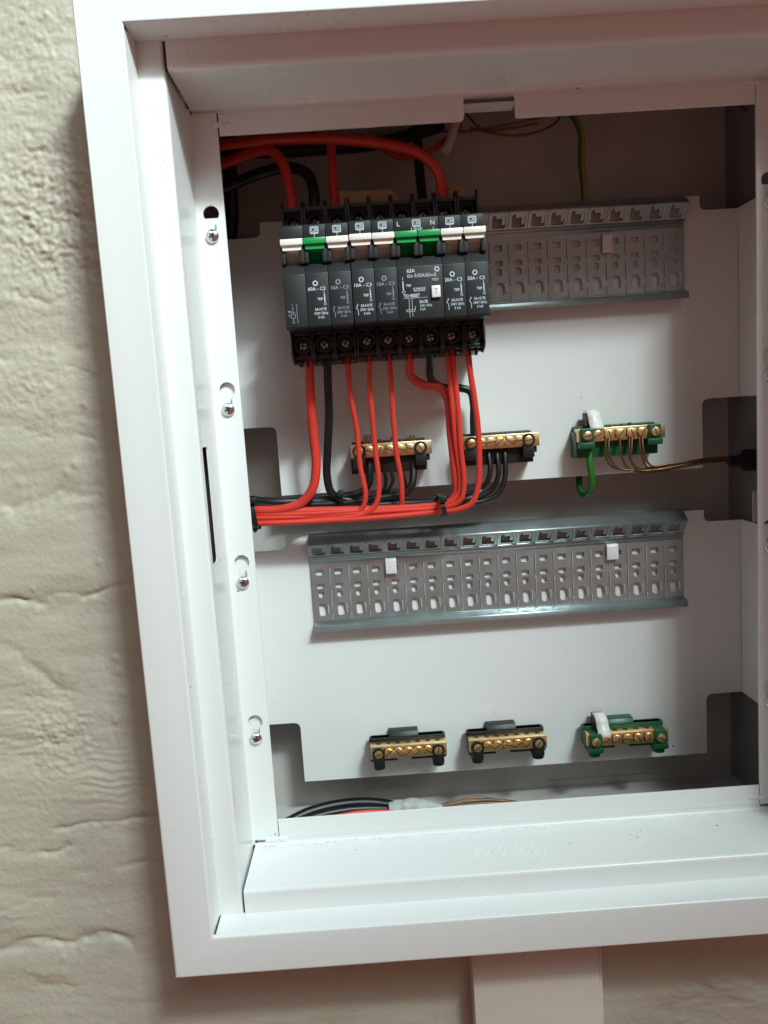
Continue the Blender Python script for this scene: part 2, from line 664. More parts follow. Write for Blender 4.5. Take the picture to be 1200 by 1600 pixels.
wm = mat('painted_plaster', (0.465, 0.42, 0.34), 0.58, noise_amt=0.12, noise_scale=15, bump=0.0005, bump_scale=300,
         rough_var=0.1)
wall = link_mesh('wall', me, wm, None, 180)
tag(wall, 'thickly painted cream brick wall behind the white cabinet', 'wall', kind='structure')

# ================================================================== trunking below
a, b_ = at(738, 1510, -33), at(941, 1500, -33)
tr = empty('cable_trunking', ((a.x + b_.x) / 2, WALL, -480),
           'flat painted cable trunking running down the wall from under the cabinet', 'trunking')
t = MB(((a.x + b_.x) / 2, WALL, -480))
t.box(a.x, b_.x - 2, -33, WALL + 4, -700, -292, 1.0)
t.build('cover', M['trunk'], tr)
t = MB(((a.x + b_.x) / 2, WALL, -480))
t.box(b_.x - 1.6, b_.x + 1.0, -29, WALL + 4, -700, -292, 0.5)
t.build('side_lip', M['trunk'], tr)

# ================================================================== the board
board = empty('distribution_board', (XC, 0, Z0), 'white recessed steel electrical distribution board with its door off',
              'distribution board')
BO = (XC, 0, Z0)


def fillet(pts, r, n=4):
    """open profile (u,D[,r]) with rounded corners"""
    out = [pts[0][:2]]
    for i in range(1, len(pts) - 1):
        p = Vector(pts[i][:2])
        rr = pts[i][2] if len(pts[i]) > 2 else r
        a_ = Vector(pts[i - 1][:2]) - p
        b2 = Vector(pts[i + 1][:2]) - p
        A = p + a_.normalized() * min(rr, a_.length * .45)
        B = p + b2.normalized() * min(rr, b2.length * .45)
        for k in range(n + 1):
            t_ = k / n
            q = A * (1 - t_) ** 2 + p * 2 * t_ * (1 - t_) + B * t_ ** 2
            out.append(tuple(q))
    out.append(pts[-1][:2])
    return out


def ring_profile(name, prof, rect, m, parent, ends=None):
    """sweep profile (offset inward u, depth D) round rectangle rect=(x0,x1,z0,z1)"""
    g = MB(BO)
    x0, x1, z0, z1 = rect
    loops = []
    for u, D in prof:
        loops.append([g.v((x0 + u, D, z0 + u)), g.v((x1 - u, D, z0 + u)), g.v((x1 - u, D, z1 - u)), g.v((x0 + u, D, z1 - u))])
    for A, B in zip(loops, loops[1:]):
        for k in range(4):
            j = (k + 1) % 4
            g.bm.faces.new((A[k], A[j], B[j], B[k]))
    return g.build(name, m, parent, 40)


wfr = X1 - X0
prof = fillet([(0.8, WALL + 3), (0, DF, 1.6), (wfr, DF, 1.4), (wfr + 0.6, DL + 1.5)], 1.5)
ring_profile('door_frame', prof, (X0, X0R, Z0, Z0T), M['paint'], board)
# slim return of the frame sheet behind the ledge so the joint is closed
w2 = X2 - X1


def extr(name, pts3, along, m, parent, solid=1.2):
    """open profile of (point) swept along an axis: pts3 list of (x,y,z) starts, along = vector"""
    g = MB(BO)
    A = [g.v(p) for p in pts3]
    B = [g.v(Vector(p) + Vector(along)) for p in pts3]
    for i in range(len(A) - 1):
        g.bm.faces.new((A[i], A[i + 1], B[i + 1], B[i]))
    o = g.build(name, m, parent, 40)
    return o


# left and right ledges run full height
for sgn, nm in ((1, 'l'), (-1, 'r')):
    mapx = (lambda x: x) if sgn == 1 else mx_
    p = fillet([(X1 - 1.5, DL), (X2, DL, 2.2), (X2, DL + 6)], 2.2, 5)
    extr('ledge', [(mapx(u), D, Z1B - 1) for u, D in p], (0, 0, Z1T - Z1B + 2), M['paint'], board)
# top and bottom ledges butt against them
GAPL = 1.5
p = fillet([(Z1T + 1.5, DL), (Z2T, DL, 2.4), (Z2T, 0, 2.0), (Z2T - 3.2, 0.0)], 2, 5)
extr('ledge', [(X2 + GAPL, D, z) for z, D in p], (X2R - X2 - GAPL - 1.2, 0, 0), M['paint'], board)
p = fillet([(Z1B - 1.5, DL), (Z2B, DL, 2.4), (Z2B, 0, 2.0), (Z2B + 3.2, 0.0)], 2, 5)
extr('ledge', [(X2 + GAPL * .8, D, z) for z, D in p], (X2R - X2 - GAPL - .8, 0, 0), M['paint'], board)

# left and right side reveals with the long slot in the left one
sl0, sl1 = at(327, 880, -10), at(316, 697, -10)
for sgn in (1, -1):
    xx = X2 if sgn == 1 else X2R
    f = (lambda a_, b2, c_: (xx + c_, a_, b2)) if sgn == 1 else (lambda a_, b2, c_: (xx - c_, a_, b2))
    loops = [[(DL + 5.9, Z1B), (-4, Z1B), (-4, Z1T), (DL + 5.9, Z1T)]]
    if sgn == 1:
        loops.append(rrect(-42.0, -29.5, -74, -10, 1.8))
    sheet('side_reveal', loops, M['paint'], board, f, 0.6, org=BO)
    mapx = (lambda x: x) if sgn == 1 else mx_
    p = fillet([(X2, -4.0), (X2, 0, 2.4), (X2 + 2.6, 0)], 2.4, 6)
    extr('bend', [(mapx(u), D, Z2B + .4) for u, D in p], (0, 0, Z2T - Z2B - .8), M['paint'], board)

# black sheet added behind the slot to stand for the cavity's shade
MB(BO).box(X2 - 9, X2 - 8.2, -40, 0, -110, 20).build('cavity_shade', M['dark'], board)


# cover flange : four sheets round the opening
def keyhole(cx, cz, dz):
    """keyhole outline: circle with slot running down dz"""
    out = []
    r, s = 4.5, 2.45
    a0 = math.asin(s / r)
    for k in range(25):
        a_ = -math.pi / 2 + a0 + (2 * math.pi - 2 * a0) * k / 24
        out.append((cx + r * math.cos(a_), cz + r * math.sin(a_)))
    for k in range(9):
        a_ = math.pi + math.pi * k / 8
        out.append((cx + s * math.cos(a_), cz - dz + s * math.sin(a_)))
    return out


KH = [(-81.3, 121.0, 13.2), (-81.0, 21.6, 12.2), (-81.3, -81.2, 13.0), (-81.8, -181.6, 11.0)]
loops = [[(X2 + 2.6, Z2B + .4), (X4, Z2B + .4), (X4, Z2T - .4), (X2 + 2.6, Z2T - .4)]] + [keyhole(*k) for k in KH]
sheet('cover_flange', loops, M['paint'], board, facing(0), 1.4, 0, org=BO)
KHR = [(mx_(-80.6), z, d) for x, z, d in KH]
loops = [[(X4R, Z2B + .4), (mx_(X2 + 2.6), Z2B + .4), (mx_(X2 + 2.6), Z2T - .4), (X4R, Z2T - .4)]] + [keyhole(*k) for k in KHR]
sheet('cover_flange', loops, M['paint'], board, facing(0), 1.4, 0, org=BO)
nx0, nx1, nz = 65.8, 94.8, 177.0
top = roundpoly([(X4 + .9, Z4T, 0), (nx0, Z4T, 3.2), (nx0, nz - 1.2, 2.2), (nx1, nz - 1.2, 2.2), (nx1, Z4T, 1.2),
                 (X4R - .5, Z4T, 0), (X4R - .5, Z2T - 3.2, 0), (X4 + .9, Z2T - 3.2, 0)])
sheet('cover_flange', [top], M['paint'], board, facing(0), 1.4, 0.15, org=BO)
bot = [(X4 + .6, Z2B + 3.2), (X4R - .5, Z2B + 3.2), (X4R - .5, Z4B), (X4 + .6, Z4B)]
sheet('cover_flange', [bot], M['paint'], board, facing(0), 1.4, 0.15, org=BO)
# weld beads over the corner joints
for (px, py, rr) in ((345, 195, 5), (432, 1312, 6), (1184, 1246, 5), (1176, 128, 4)):
    q = at(px, py, 0)
    g = MB(BO)
    for k in range(5):
        g.dome((q.x + (k - 2) * rr * .42, 0.05, q.z + random.uniform(-.4, .4)), (0, -1, 0), rr * .34, 0.5 + random.random() * .25)
    g.build('weld', M['paint'], board)

# strips of the mounting plate folded behind the flange, seen in the keyholes
for x0_, x1_ in ((X2 + 2, X4 - 1.2), (X4R + 1.2, X2R - 2)):
    g = MB(BO)
    g.box(x0_, x1_, 2.6, 3.4, -240, -79.6)
    g.box(x0_, x1_, 2.6, 3.4, -5, 119.2)
    g.build('backing_strip', M['paint'], board)
    MB(BO).box(x0_, x1_, 9.0, 9.8, -79.0, -60).build('backing_strip', M['inner'], board)


def pan_screw(cx, cz, parent, name='screw', r=3.9):
    g = MB(BO)
    g.cyl((cx, 0.0, cz), (0, -1, 0), r, 0.7, 28)
    g.dome((cx, -0.7, cz), (0, -1, 0), r, 2.0, 28)
    o = g.build(name, M['chrome'], parent)
    rot_ = random.uniform(0, 1.5)
    c = MB(BO)
    for k in range(2):
        a_ = rot_ + k * math.pi / 2
        u = Vector((math.cos(a_), 0, math.sin(a_)))
        v = Vector((-math.sin(a_), 0, math.cos(a_)))
        P = Vector((cx, 0, cz))
        pts = [P + u * 1.9 + v * .42, P - u * 1.9 + v * .42, P - u * 1.9 - v * .42, P + u * 1.9 - v * .42]
        c.prism_y([(q.x, q.z) for q in pts], -2.78 - .01 * k, -1.9)
    c.build('cross_recess', M['dark'], o)
    return o


for (x, z, dz) in KH:
    pan_screw(x - 0.3, z - dz + 0.8, board)
for (x, z, dz) in KHR:
    pan_screw(x + 0.3, z - dz + 0.8, board)

# dust line and pale marks on the bottom reveal
g = MB(BO)
random.seed(3)
for k in range(2600):
    x = X2 + 4 + random.random() ** 1.5 * (X2R - X2 - 20)
    d = -0.6 - abs(random.gauss(0, 3.2))
    s_ = random.uniform(.05, .24)
    if noise.noise(Vector((x * .12, d * .3, 0))) < -.08:
        continue
    zz = Z2B + 0.02
    g.box(x, x + s_ * random.uniform(1, 2.4), d - s_, d, zz - .01, zz + .12)
g.build('dust', M['dust'], board)['kind'] = 'stuff'
g = MB(BO)


def strokes(g, x, d0, d1, kind):
    """faint hand-stamped digits lying on the bottom reveal (x along, depth d0..d1)"""
    w_ = 3.2
    zz = Z2B + .06
    if kind == '1':
        pts = [(x + w_ / 2, d0), (x + w_ / 2, d1)]
    elif kind == '0':
        pts = [(x + w_ / 2 + w_ / 2 * math.cos(t_), (d0 + d1) / 2 + (d1 - d0) / 2 * math.sin(t_)) for t_ in
               [i * math.pi / 5 for i in range(11)]]
    elif kind == '/':
        pts = [(x, d0), (x + w_, d1)]
    else:
        pts = [(x + w_, d1), (x, (d0 + d1) / 2), (x + w_, (d0 + d1) / 2), (x, d0)]
    g.tube([(a_, b2, zz - .06) for a_, b2 in pts], 0.2, 6, 4)


q0, q1 = at(742, 1343, -24).x, at(866, 1336, -24).x
for i, ch in enumerate('S010100001'):
    x = q0 + (q1 - q0) * i / 10
    strokes(g, x, -31, -21, ch)
g.build('pale_marking', M['chalk'], board)

# open corner joints of the frame reveal
for a_, b2 in (((336, 1459, DF + 2.0), (344, 1431, DL - .4)), ((194, 42, DF + 1.5), (199, 50, DF + 8))):
    g = MB(BO)
    g.tube([at(*a_), at(*b2)], .42, 8, smooth=False)
    g.build('corner_gap', M['dark'], board)
# chips, rust spots and specks of grit on the paint
g = MB(BO)
random.seed(11)
SP = [(DL, [(206, 62, .8), (200, 49, .6), (203, 57, .4), (240, 163, .3), (243, 169, .35), (237, 172, .3), (239, 179, .3), (255, 243, .3), (250, 246, .3),
            (257, 251, .35), (264, 283, .25), (294, 79, .35), (272, 104, .3), (269, 110, .25), (259, 112, .5), (300, 820, .25), (257, 560, .22), (331, 1060, .3)]),
      (0.0, [(343, 174, .4), (341, 170, .35), (346, 179, .3), (345, 312, .3), (292, 171, .5), (297, 172, .35), (304, 172, .4), (310, 172, .3), (318, 171, .4),
             (380, 770, .25), (353, 640, .2), (640, 1278, .25), (900, 152, .25), (430, 1303, .8), (1178, 127, .8), (1174, 131, .5)]),
      (DT, [(908, 621, .45), (913, 624, .4), (906, 627, .3), (552, 1121, .4), (773, 1113, .45), (886, 980, .5), (901, 985, .25), (1104, 644, .6), (1010, 1056, .3)]),
      (DF, [(545, 1512, .3), (268, 1300, .3), (820, 1488, .6), (724, 1478, .3)])]
for D_, lst in SP:
    for px, py, r_ in lst:
        q = at(px, py, D_)
        n_ = 7
        r_ *= .8
        pts = [(q.x + r_ * random.uniform(.3, 1.4) * math.cos(2 * math.pi * k / n_), q.z + r_ * random.uniform(.3, 1.4) * math.sin(2 * math.pi * k / n_))
               for k in range(n_)]
        g.prism_y(pts, D_ - .12, D_ + .1)
for px, py, r_ in ((985, 1304, .35), (996, 1308, .45), (890, 1317, .35), (1012, 1322, .3), (770, 1330, .3), (556, 1328, .35), (640, 1340, .25), (1120, 1290, .5)):
    dz = [at(px, py, d_) for d_ in (-47, 0)]
    t_ = (Z2B - dz[0].z) / (dz[1].z - dz[0].z)
    q = dz[0].lerp(dz[1], t_)
    g.box(q.x - r_, q.x + r_, q.y - r_, q.y + r_ * .8, Z2B - .02, Z2B + .15, .05)
g.build('chip', M['grime'], board)['kind'] = 'stuff'

# ------------------------------------------------------------------ the box behind
BB = 104.0
BXL, BXR, BZB, BZT = -104.0, mx_(-104.0), -291.0, 207.0
g = MB(BO)
g.box(BXL - 1, BXR + 1, BB, BB + 1.2, BZB - 1, BZT + 1)
g.build('back_panel', M['inner'], board)
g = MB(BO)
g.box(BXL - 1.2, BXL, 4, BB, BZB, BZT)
g.build('side_panel', M['innershade'], board)
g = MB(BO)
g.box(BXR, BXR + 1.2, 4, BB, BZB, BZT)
g.build('side_panel', M['innershade'], board)
g = MB(BO)
g.box(BXL - 1.2, BXR + 1.2, 4, BB, BZB - 1.2, BZB)
g.build('floor_panel', M['inner'], board)
g = MB(BO)
g.box(BXL - 1.2, BXR + 1.2, 4, BB, BZT, BZT + 1.2)
g.build('top_panel', M['inner'], board)
g = MB(BO)
g.box(nx0 - 1, nx1 + 1, 3.9, 15, 172.5, 173.6)
g.box(nx0 - 1, nx1 + 1, 15, 16, at(765, 174, 16).z, 173.6)
g.build('notch_shelf', M['paint'], board)
# closing ring added between frame and box so no daylight leaks in
prof2 = [(-20, WALL + 9), (-20, 4.6), (30, 4.6)]
g = MB(BO)
g.box(X0 + 4, X2 - 2, 3.4, 4.2, Z0 + 4, Z0T - 4)
g.box(X2R + 2, X0R - 4, 3.4, 4.2, Z0 + 4, Z0T - 4)
g.box(X2 - 2, X2R + 2, 3.4, 4.2, Z2T + 2, Z0T - 4)
g.box(X2 - 2, X2R + 2, 3.4, 4.2, Z0 + 4, Z2B - 2)
g.build('light_block_ring', M['inner'], board)
# seam of the floor
g = MB(BO)
g.box(120, 215, BB - .5, BB + .2, BZB + 4.6, BZB + 5.4)
g.build('seam', M['inner'], board)

# ------------------------------------------------------------------ mounting plates (upper and lower) with folded sides
XPL, XPR = -101.0, 257.0
XNL, XNR = -63.0, 231.0


def plate(zb, zbs, zt, zts, name):
    """front sheet: centre between zb..zt, side parts between zbs..zts"""
    o = sheet(name, [roundpoly([(XPL, zbs, 0), (XNL, zbs, 5), (XNL, zb, 0), (XNR, zb, 0), (XNR, zbs, 5), (XPR, zbs, 0),
                                (XPR, zts, 0), (XNR, zts, 5), (XNR, zt, 1), (XNL, zt, 1), (XNL, zts, 5), (XPL, zts, 0)], n=5)],
              M['paint'], board, facing(DT), 1.4, 0.12, org=BO)
    return o


up_pl = plate(-49.5, -1.8, 133, 123.5, 'mounting_plate')
lo_pl = plate(-258.3, -213.5, -79, -87.5, 'mounting_plate')
for za, zb, pl in ((-1.8, 123.5, up_pl), (-213.5, -87.5, lo_pl)):
    for x, sg in ((XPL, -1), (XPR, 1)):
        g = MB(BO)
        g.prism_x([(DT - 0.2, za), (DT - 0.2, zb), (8, zb), (8, za)], x, x + 1.3 * sg)
        g.build('side_fold', M['paint'], pl)
        for zz in ((za + 8), (zb - 5)):
            g = MB(BO)
            g.cyl((x, 30, zz), (-sg, 0, 0), 2.6, 1.2, 16)
            g.build('rivet', M['inner'], pl)


# ------------------------------------------------------------------ mounting rails
def rail(xl, n, zt, label, pitch=13.07, height=None):
    xr = xl + n * pitch
    WD = DT - 2.6          # web plane
    HD = DT - 8.0          # hook strip plane
    org = ((xl + xr) / 2, DT, zt - 30)
    r = empty('mounting_rail', org, label, 'mounting rail', 'slotted steel mounting rails on the plates')
    # hook strip: its face leans forward at the top, so the openings look slightly down
    zh0 = zt - 17.5
    HL = 11.8
    ux, ud = 0.772, -0.635

    def lean(a_, b2, c_):
        return (a_, DT - 3.7 + ud * b2 - 0.772 * c_, zt - 15.6 + ux * b2 - 0.635 * c_)
    loops = [[(xl, 0), (xr, 0), (xr, HL), (xl, HL)]]
    for i in range(n):
        x = xl + i * pitch
        loops.append(roundpoly([(x + 2.0, 1.6), (x + 10.9, 1.6), (x + 10.9, 10.4), (x + 2.0, 10.4)], 1.6, 3))
    sheet('hook_strip', loops, M['zinc'], r, lean, 1.0, 0.12, org=org)
    g = MB(org)
    for i in range(n):
        x = xl + i * pitch
        pts = [(x + 4.6, 10.4), (x + 10.9, 10.4), (x + 10.9, 3.2), (x + 8.7, 3.2), (x + 8.7, 7.8), (x + 4.6, 7.8)]
        A = [g.v(lean(a_, b2, -1.0)) for a_, b2 in pts]
        B = [g.v(lean(a_, b2, -2.0)) for a_, b2 in pts]
        g.bm.faces.new(A)
        g.bm.faces.new(B[::-1])
        for k in range(6):
            j = (k + 1) % 6
            g.bm.faces.new((A[k], A[j], B[j], B[k]))
        if i:
            q = [(x - .5, 1.0), (x + .5, 1.0), (x + .5, HL), (x - .5, HL)]
            A = [g.v(lean(a_, b2, 1.0)) for a_, b2 in q]
            B = [g.v(lean(a_, b2, -.4)) for a_, b2 in q]
            g.bm.faces.new(A)
            g.bm.faces.new(B[::-1])
            for k in range(4):
                j = (k + 1) % 4
                g.bm.faces.new((A[k], A[j], B[j], B[k]))
    g.build('spur', M['zinc'], r)
    # top surface sloping forward
    p = fillet([(DT - .4, zt + .4), (DT - 5.5, zt - 1.8, 2.5), (DT - 11.2, zt - 5.4, 1.2), (DT - 11.1, zt - 6.6)], 1.0, 4)
    g = MB(org)
    A = [g.v((xl, d, z)) for d, z in p]
    B = [g.v((xr, d, z)) for d, z in p]
    for i in range(len(A) - 1):
        g.bm.faces.new((A[i], A[i + 1], B[i + 1], B[i]))
    o = g.build('top_slant', M['zinc'], r)
    sm = o.modifiers.new('solid', 'SOLIDIFY')
    sm.thickness = .9 * S
    sm.offset = 0
    p = fillet([(DT - 3.7, zt - 15.4), (DT - 3.5, zt - 16.6, .5), (WD + .6, zt - 17.0, .4), (WD + .3, zt - 20.3)], .6, 3)
    g = MB(org)
    A = [g.v((xl, d, z)) for d, z in p]
    B = [g.v((xr, d, z)) for d, z in p]
    for i in range(len(A) - 1):
        g.bm.faces.new((A[i], A[i + 1], B[i + 1], B[i]))
    o = g.build('step', M['zinc'], r)
    sm = o.modifiers.new('solid', 'SOLIDIFY')
    sm.thickness = .9 * S
    sm.offset = 0
    # web
    wt = zh0 - 2.8
    wb = wt - 41
    loops = [[(xl, wb), (xr, wb), (xr, wt), (xl, wt)]]
    for i in range(n):
        x = xl + i * pitch
        c = x + pitch * .45
        loops.append(rrect(c - 2.7, c + 2.7, wt - 8.4, wt - 4.4, .8, 3))
        loops.append(rrect(c - 2.7, c + 2.7, wt - 18.0, wt - 14.4, 1.1, 3))
        loops.append(rrect(c - 1.9, c + 1.9, wt - 24.4, wt - 19.4, 1.5, 3))
        loops.append(roundpoly([(c - 2.1, wt - 37.6, 2), (c + 2.4, wt - 37.6, 2), (c + 3.4, wt - 34, 1.3),
                                (c + 2.4, wt - 28.6, 2), (c - 2.1, wt - 28.6, 2)], n=4))
        if i:
            for z1_, z0_ in ((wt - 3.2, wt - 16.0), (wt - 19.4, wt - 31.5), (wt - 35.6, wt - 41.5 + .8)):
                loops.append(rrect(x - .62, x + .62, z0_, z1_, .4, 2))
    sheet('web', loops, M['zinc'], r, facing(WD), 1.0, 0.12, org=org)
    # folded rims of the big holes; ribs carry the slits' painted highlights
    g = MB(org)
    for i in range(n):
        c = xl + i * pitch + pitch * .45
        g.box(c + 3.9, c + 4.5, WD - .9, WD + .2, wt - 36.5, wt - 30, .15)
        if i:
            x = xl + i * pitch
            for z1_, z0_ in ((wt - 3.4, wt - 15.8), (wt - 19.6, wt - 31.3), (wt - 35.8, wt - 40.5)):
                g.box(x - .15, x + .42, WD - .45, WD + .3, z0_, z1_, .15)
    g.build('rib', M['edge'], r)
    # bottom flange coming forward and hem
    p = fillet([(WD, wb + .1), (WD, wb - .6, .8), (DT - 9.0, wb - 2.2, 1.0), (DT - 9.6, wb - 5.4, .8), (DT - 8.4, wb - 5.6)], .8, 4)
    g = MB(org)
    A = [g.v((xl - 0, d, z)) for d, z in p]
    B = [g.v((xr + 0, d, z)) for d, z in p]
    for i in range(len(A) - 1):
        g.bm.faces.new((A[i], A[i + 1], B[i + 1], B[i]))
    o = g.build('bottom_flange', M['zinc'], r)
    sm = o.modifiers.new('solid', 'SOLIDIFY')
    sm.thickness = 1.0 * S
    sm.offset = 0
    return r, wt, wb, xr


rail(-46.5, 20, -78.0, 'long empty slotted steel rail across the lower mounting plate')
UX = 219.0 - 20 * 13.07
rail(UX, 20, 133.0, 'slotted steel rail on the upper plate, half covered by the breakers')


def tab(px, py, w_, h_, pl):
    q = at(px, py, DT - 5)
    g = MB(BO)
    g.prism_x([(DT - 4.6, q.z + h_ / 2), (DT - 5.8, q.z + h_ / 2 - 1.5), (DT - 5.8, q.z - h_ / 2), (DT - 4.4, q.z - h_ / 2),
               (DT - 4.4, q.z + h_ / 2)], q.x - w_ / 2, q.x + w_ / 2, .25)
    g.box(q.x - w_ / 2 + .4, q.x + w_ / 2 - .4, DT - 4.8, DT, q.z + h_ / 2 - 1.2, q.z + h_ / 2 - .2)
    g.build('retaining_tab', M['paint'], pl)


tab(611, 884, 7.6, 11, lo_pl)
tab(957, 862, 8.0, 11, lo_pl)
tab(949, 379, 6.6, 13, up_pl)

# ================================================================== circuit breakers
PITCH = 13.1
ZL0, ZL1 = 54.3, 84.7
LD = -3.0


def breaker_meshes(w_):
    """meshes for a breaker of width w_, origin x centre, local depth absolute"""
    h = w_ / 2 - 0.12
    org = (0, 0, 0)
    D = {}
    # black body
    g = MB(org)
    g.prism_x([(33, 37.5), (33, 129), (70.5, 129), (70.5, 37.5)], -h, h, .3)
    poles = 2 if w_ > 20 else 1
    pw = w_ / poles
    for k in range(poles):
        c = -w_ / 2 + pw * (k + .5)
        e_ = pw / 2 - .12
        for s_ in (-1, 1):
            xa, xb = sorted((c + s_ * e_, c + s_ * (e_ - 1.15)))
            # upper cheek with a pointed tip
            g.prism_x([(33.4, 112), (20, 112), (20, 127.0), (23.5, 131.8), (26, 131.0), (27, 128), (33.4, 127)], xa, xb, .2)
            # lower cheek
            g.prism_x([(33.4, 55), (17, 55), (17, 41), (20, 38.0), (27, 35.6), (33.4, 36.5)], xa, xb, .2)
        g.box(c - e_ + 1, c + e_ - 1, 21, 24, 125.2, 127.8, .4)
        g.box(c - e_ + 1, c + e_ - 1, 21.5, 33.2, 38.8, 41.2, .3)
        g.box(c - e_ + 1, c + e_ - 1, 19.5, 33.2, 52.4, 55.2, .3)
        # screw tunnels
        g.ring((c, 120.0), 3.6, e_ - .9, 26.5, 33.2)
        g.ring((c, 46.9), 3.5, e_ - .9, 22.5, 33.2)
        for s_ in (-1, 1):
            g.box(c + s_ * 2.1 - .5, c + s_ * 2.1 + .5, 27, 33, 34.5, 38.6)
    D['body'] = g.mesh('body')
    # charcoal face with label plate, slot and upper band
    g = MB(org)
    g.prism_x([(33.2, ZL0), (LD + .8, ZL0), (LD, ZL0 + .9), (LD, ZL1 - .2), (LD + .5, ZL1 + .3), (1.8, 90.6), (14, 90.6), (14, 104.9), (7, 104.9), (5.4, 106),
               (5.4, 113.2), (7.0, 114.3), (33.2, 114.3)], -h, h, .22)
    D['face'] = g.mesh('face')
    # dark cheeks beside each toggle
    g = MB(org)
    for k in range(poles):
        c = -w_ / 2 + pw * (k + .5)
        for s_ in (-1, 1):
            xa, xb = sorted((c + s_ * (pw / 2 - .05), c + s_ * (pw / 2 - 2.6)))
            g.prism_x([(14.2, 90.7), (-.2, 90.7), (-.6, 91.4), (-.6, 99.8), (0, 100.4), (14.2, 100.4)], xa, xb, .15)
    D['toggle_guard'] = g.mesh('toggle_guard')
    # toggle
    g = MB(org)
    for k in range(poles):
        c = -w_ / 2 + pw * (k + .5)
        g.box(c - pw / 2 + .14, c + pw / 2 - .14, -3.4, -0.2, 100.9, 104.4, .5)
        g.prism_y([(c - pw / 2 + .7, 101), (c + pw / 2 - .7, 101), (c + 5.2, 98.2), (c - 5.2, 98.2)][::-1], -1.8, 6)
        g.prism_x([(-.6, 98.5), (5.0, 96.2), (10.5, 91.2), (13.5, 91.0), (13.5, 99), (0, 99)], c - 3.9, c + 3.9, .3)
    D['toggle'] = g.mesh('toggle')
    return D


def screw_mesh(slot='x'):
    g = MB((0, 0, 0))
    g.cyl((0, 0, 0), (0, -1, 0), 3.0, 1.5, 20, bev=.5)
    a_ = random.uniform(0, 1.6)
    return g.mesh('terminal_screw'), a_


def cross_mesh():
    g = MB((0, 0, 0))
    g.box(-2.4, 2.4, -1.56, -1.3, -.38, .38)
    g.box(-.38, .38, -1.57, -1.3, -2.4, 2.4)
    return g.mesh('cross_recess')


MESH1 = breaker_meshes(PITCH)
MESH2 = breaker_meshes(PITCH * 2)
SCR, _ = screw_mesh()
CRS = cross_mesh()


def bar_line(bm_, x0_, z0_, x1_, z1_, w_, D):
    a_ = Vector((x0_, z0_))
    b2 = Vector((x1_, z1_))
    d = (b2 - a_).normalized()
    n_ = Vector((-d.y, d.x)) * w_ / 2
    pts = [a_ + n_, b2 + n_, b2 - n_, a_ - n_]
    vs = [bm_.verts.new((q.x, D, q.y)) for q in pts] + [bm_.verts.new((q.x, D + .06, q.y)) for q in pts]
    for f in ((0, 1, 2, 3), (7, 6, 5, 4), (0, 4, 5, 1), (1, 5, 6, 2), (2, 6, 7, 3), (3, 7, 4, 0)):
        bm_.faces.new([vs[i] for i in f])


def finish_print(bm_, name, m, parent):
    for v in bm_.verts:
        v.co = v.co * S
    me_ = bpy.data.meshes.new(name)
    bm_.to_mesh(me_)
    bm_.free()
    me_.materials.append(m)
    o = bpy.data.objects.new(name, me_)
    COL.objects.link(o)
    o.parent = parent
    return o


TD = LD - 0.05


def logo(parent, c, line=True):
    D5 = 5.4 - .05
    b1 = bmesh.new()
    zc = 110.3
    lp = roundpoly([(c - 2.5, zc - 2.1), (c + 2.5, zc - 2.1), (c + 2.5, zc + 2.1), (c - 2.5, zc + 2.1)], 0.9, 4)
    ip = roundpoly([(c - 2.0, zc - 1.25), (c + 2.0, zc - 1.25), (c + 2.0, zc + 1.6), (c - 2.0, zc + 1.6)], 0.6, 4)
    A = [b1.verts.new((x, D5, z)) for x, z in lp]
    B = [b1.verts.new((x, D5, z)) for x, z in ip]
    for i in range(len(A)):
        j = (i + 1) % len(A)
        b1.faces.new((A[i], A[j], B[j], B[i]))
    text_mesh(b1, 'CBI', c, zc + .15, 2.2, D5, width=3.5, bold=.05)
    if line:
        bar_line(b1, c, zc - 2.1, c, 105.8, .35, D5)
    finish_print(b1, 'logo', M['ink'], parent)


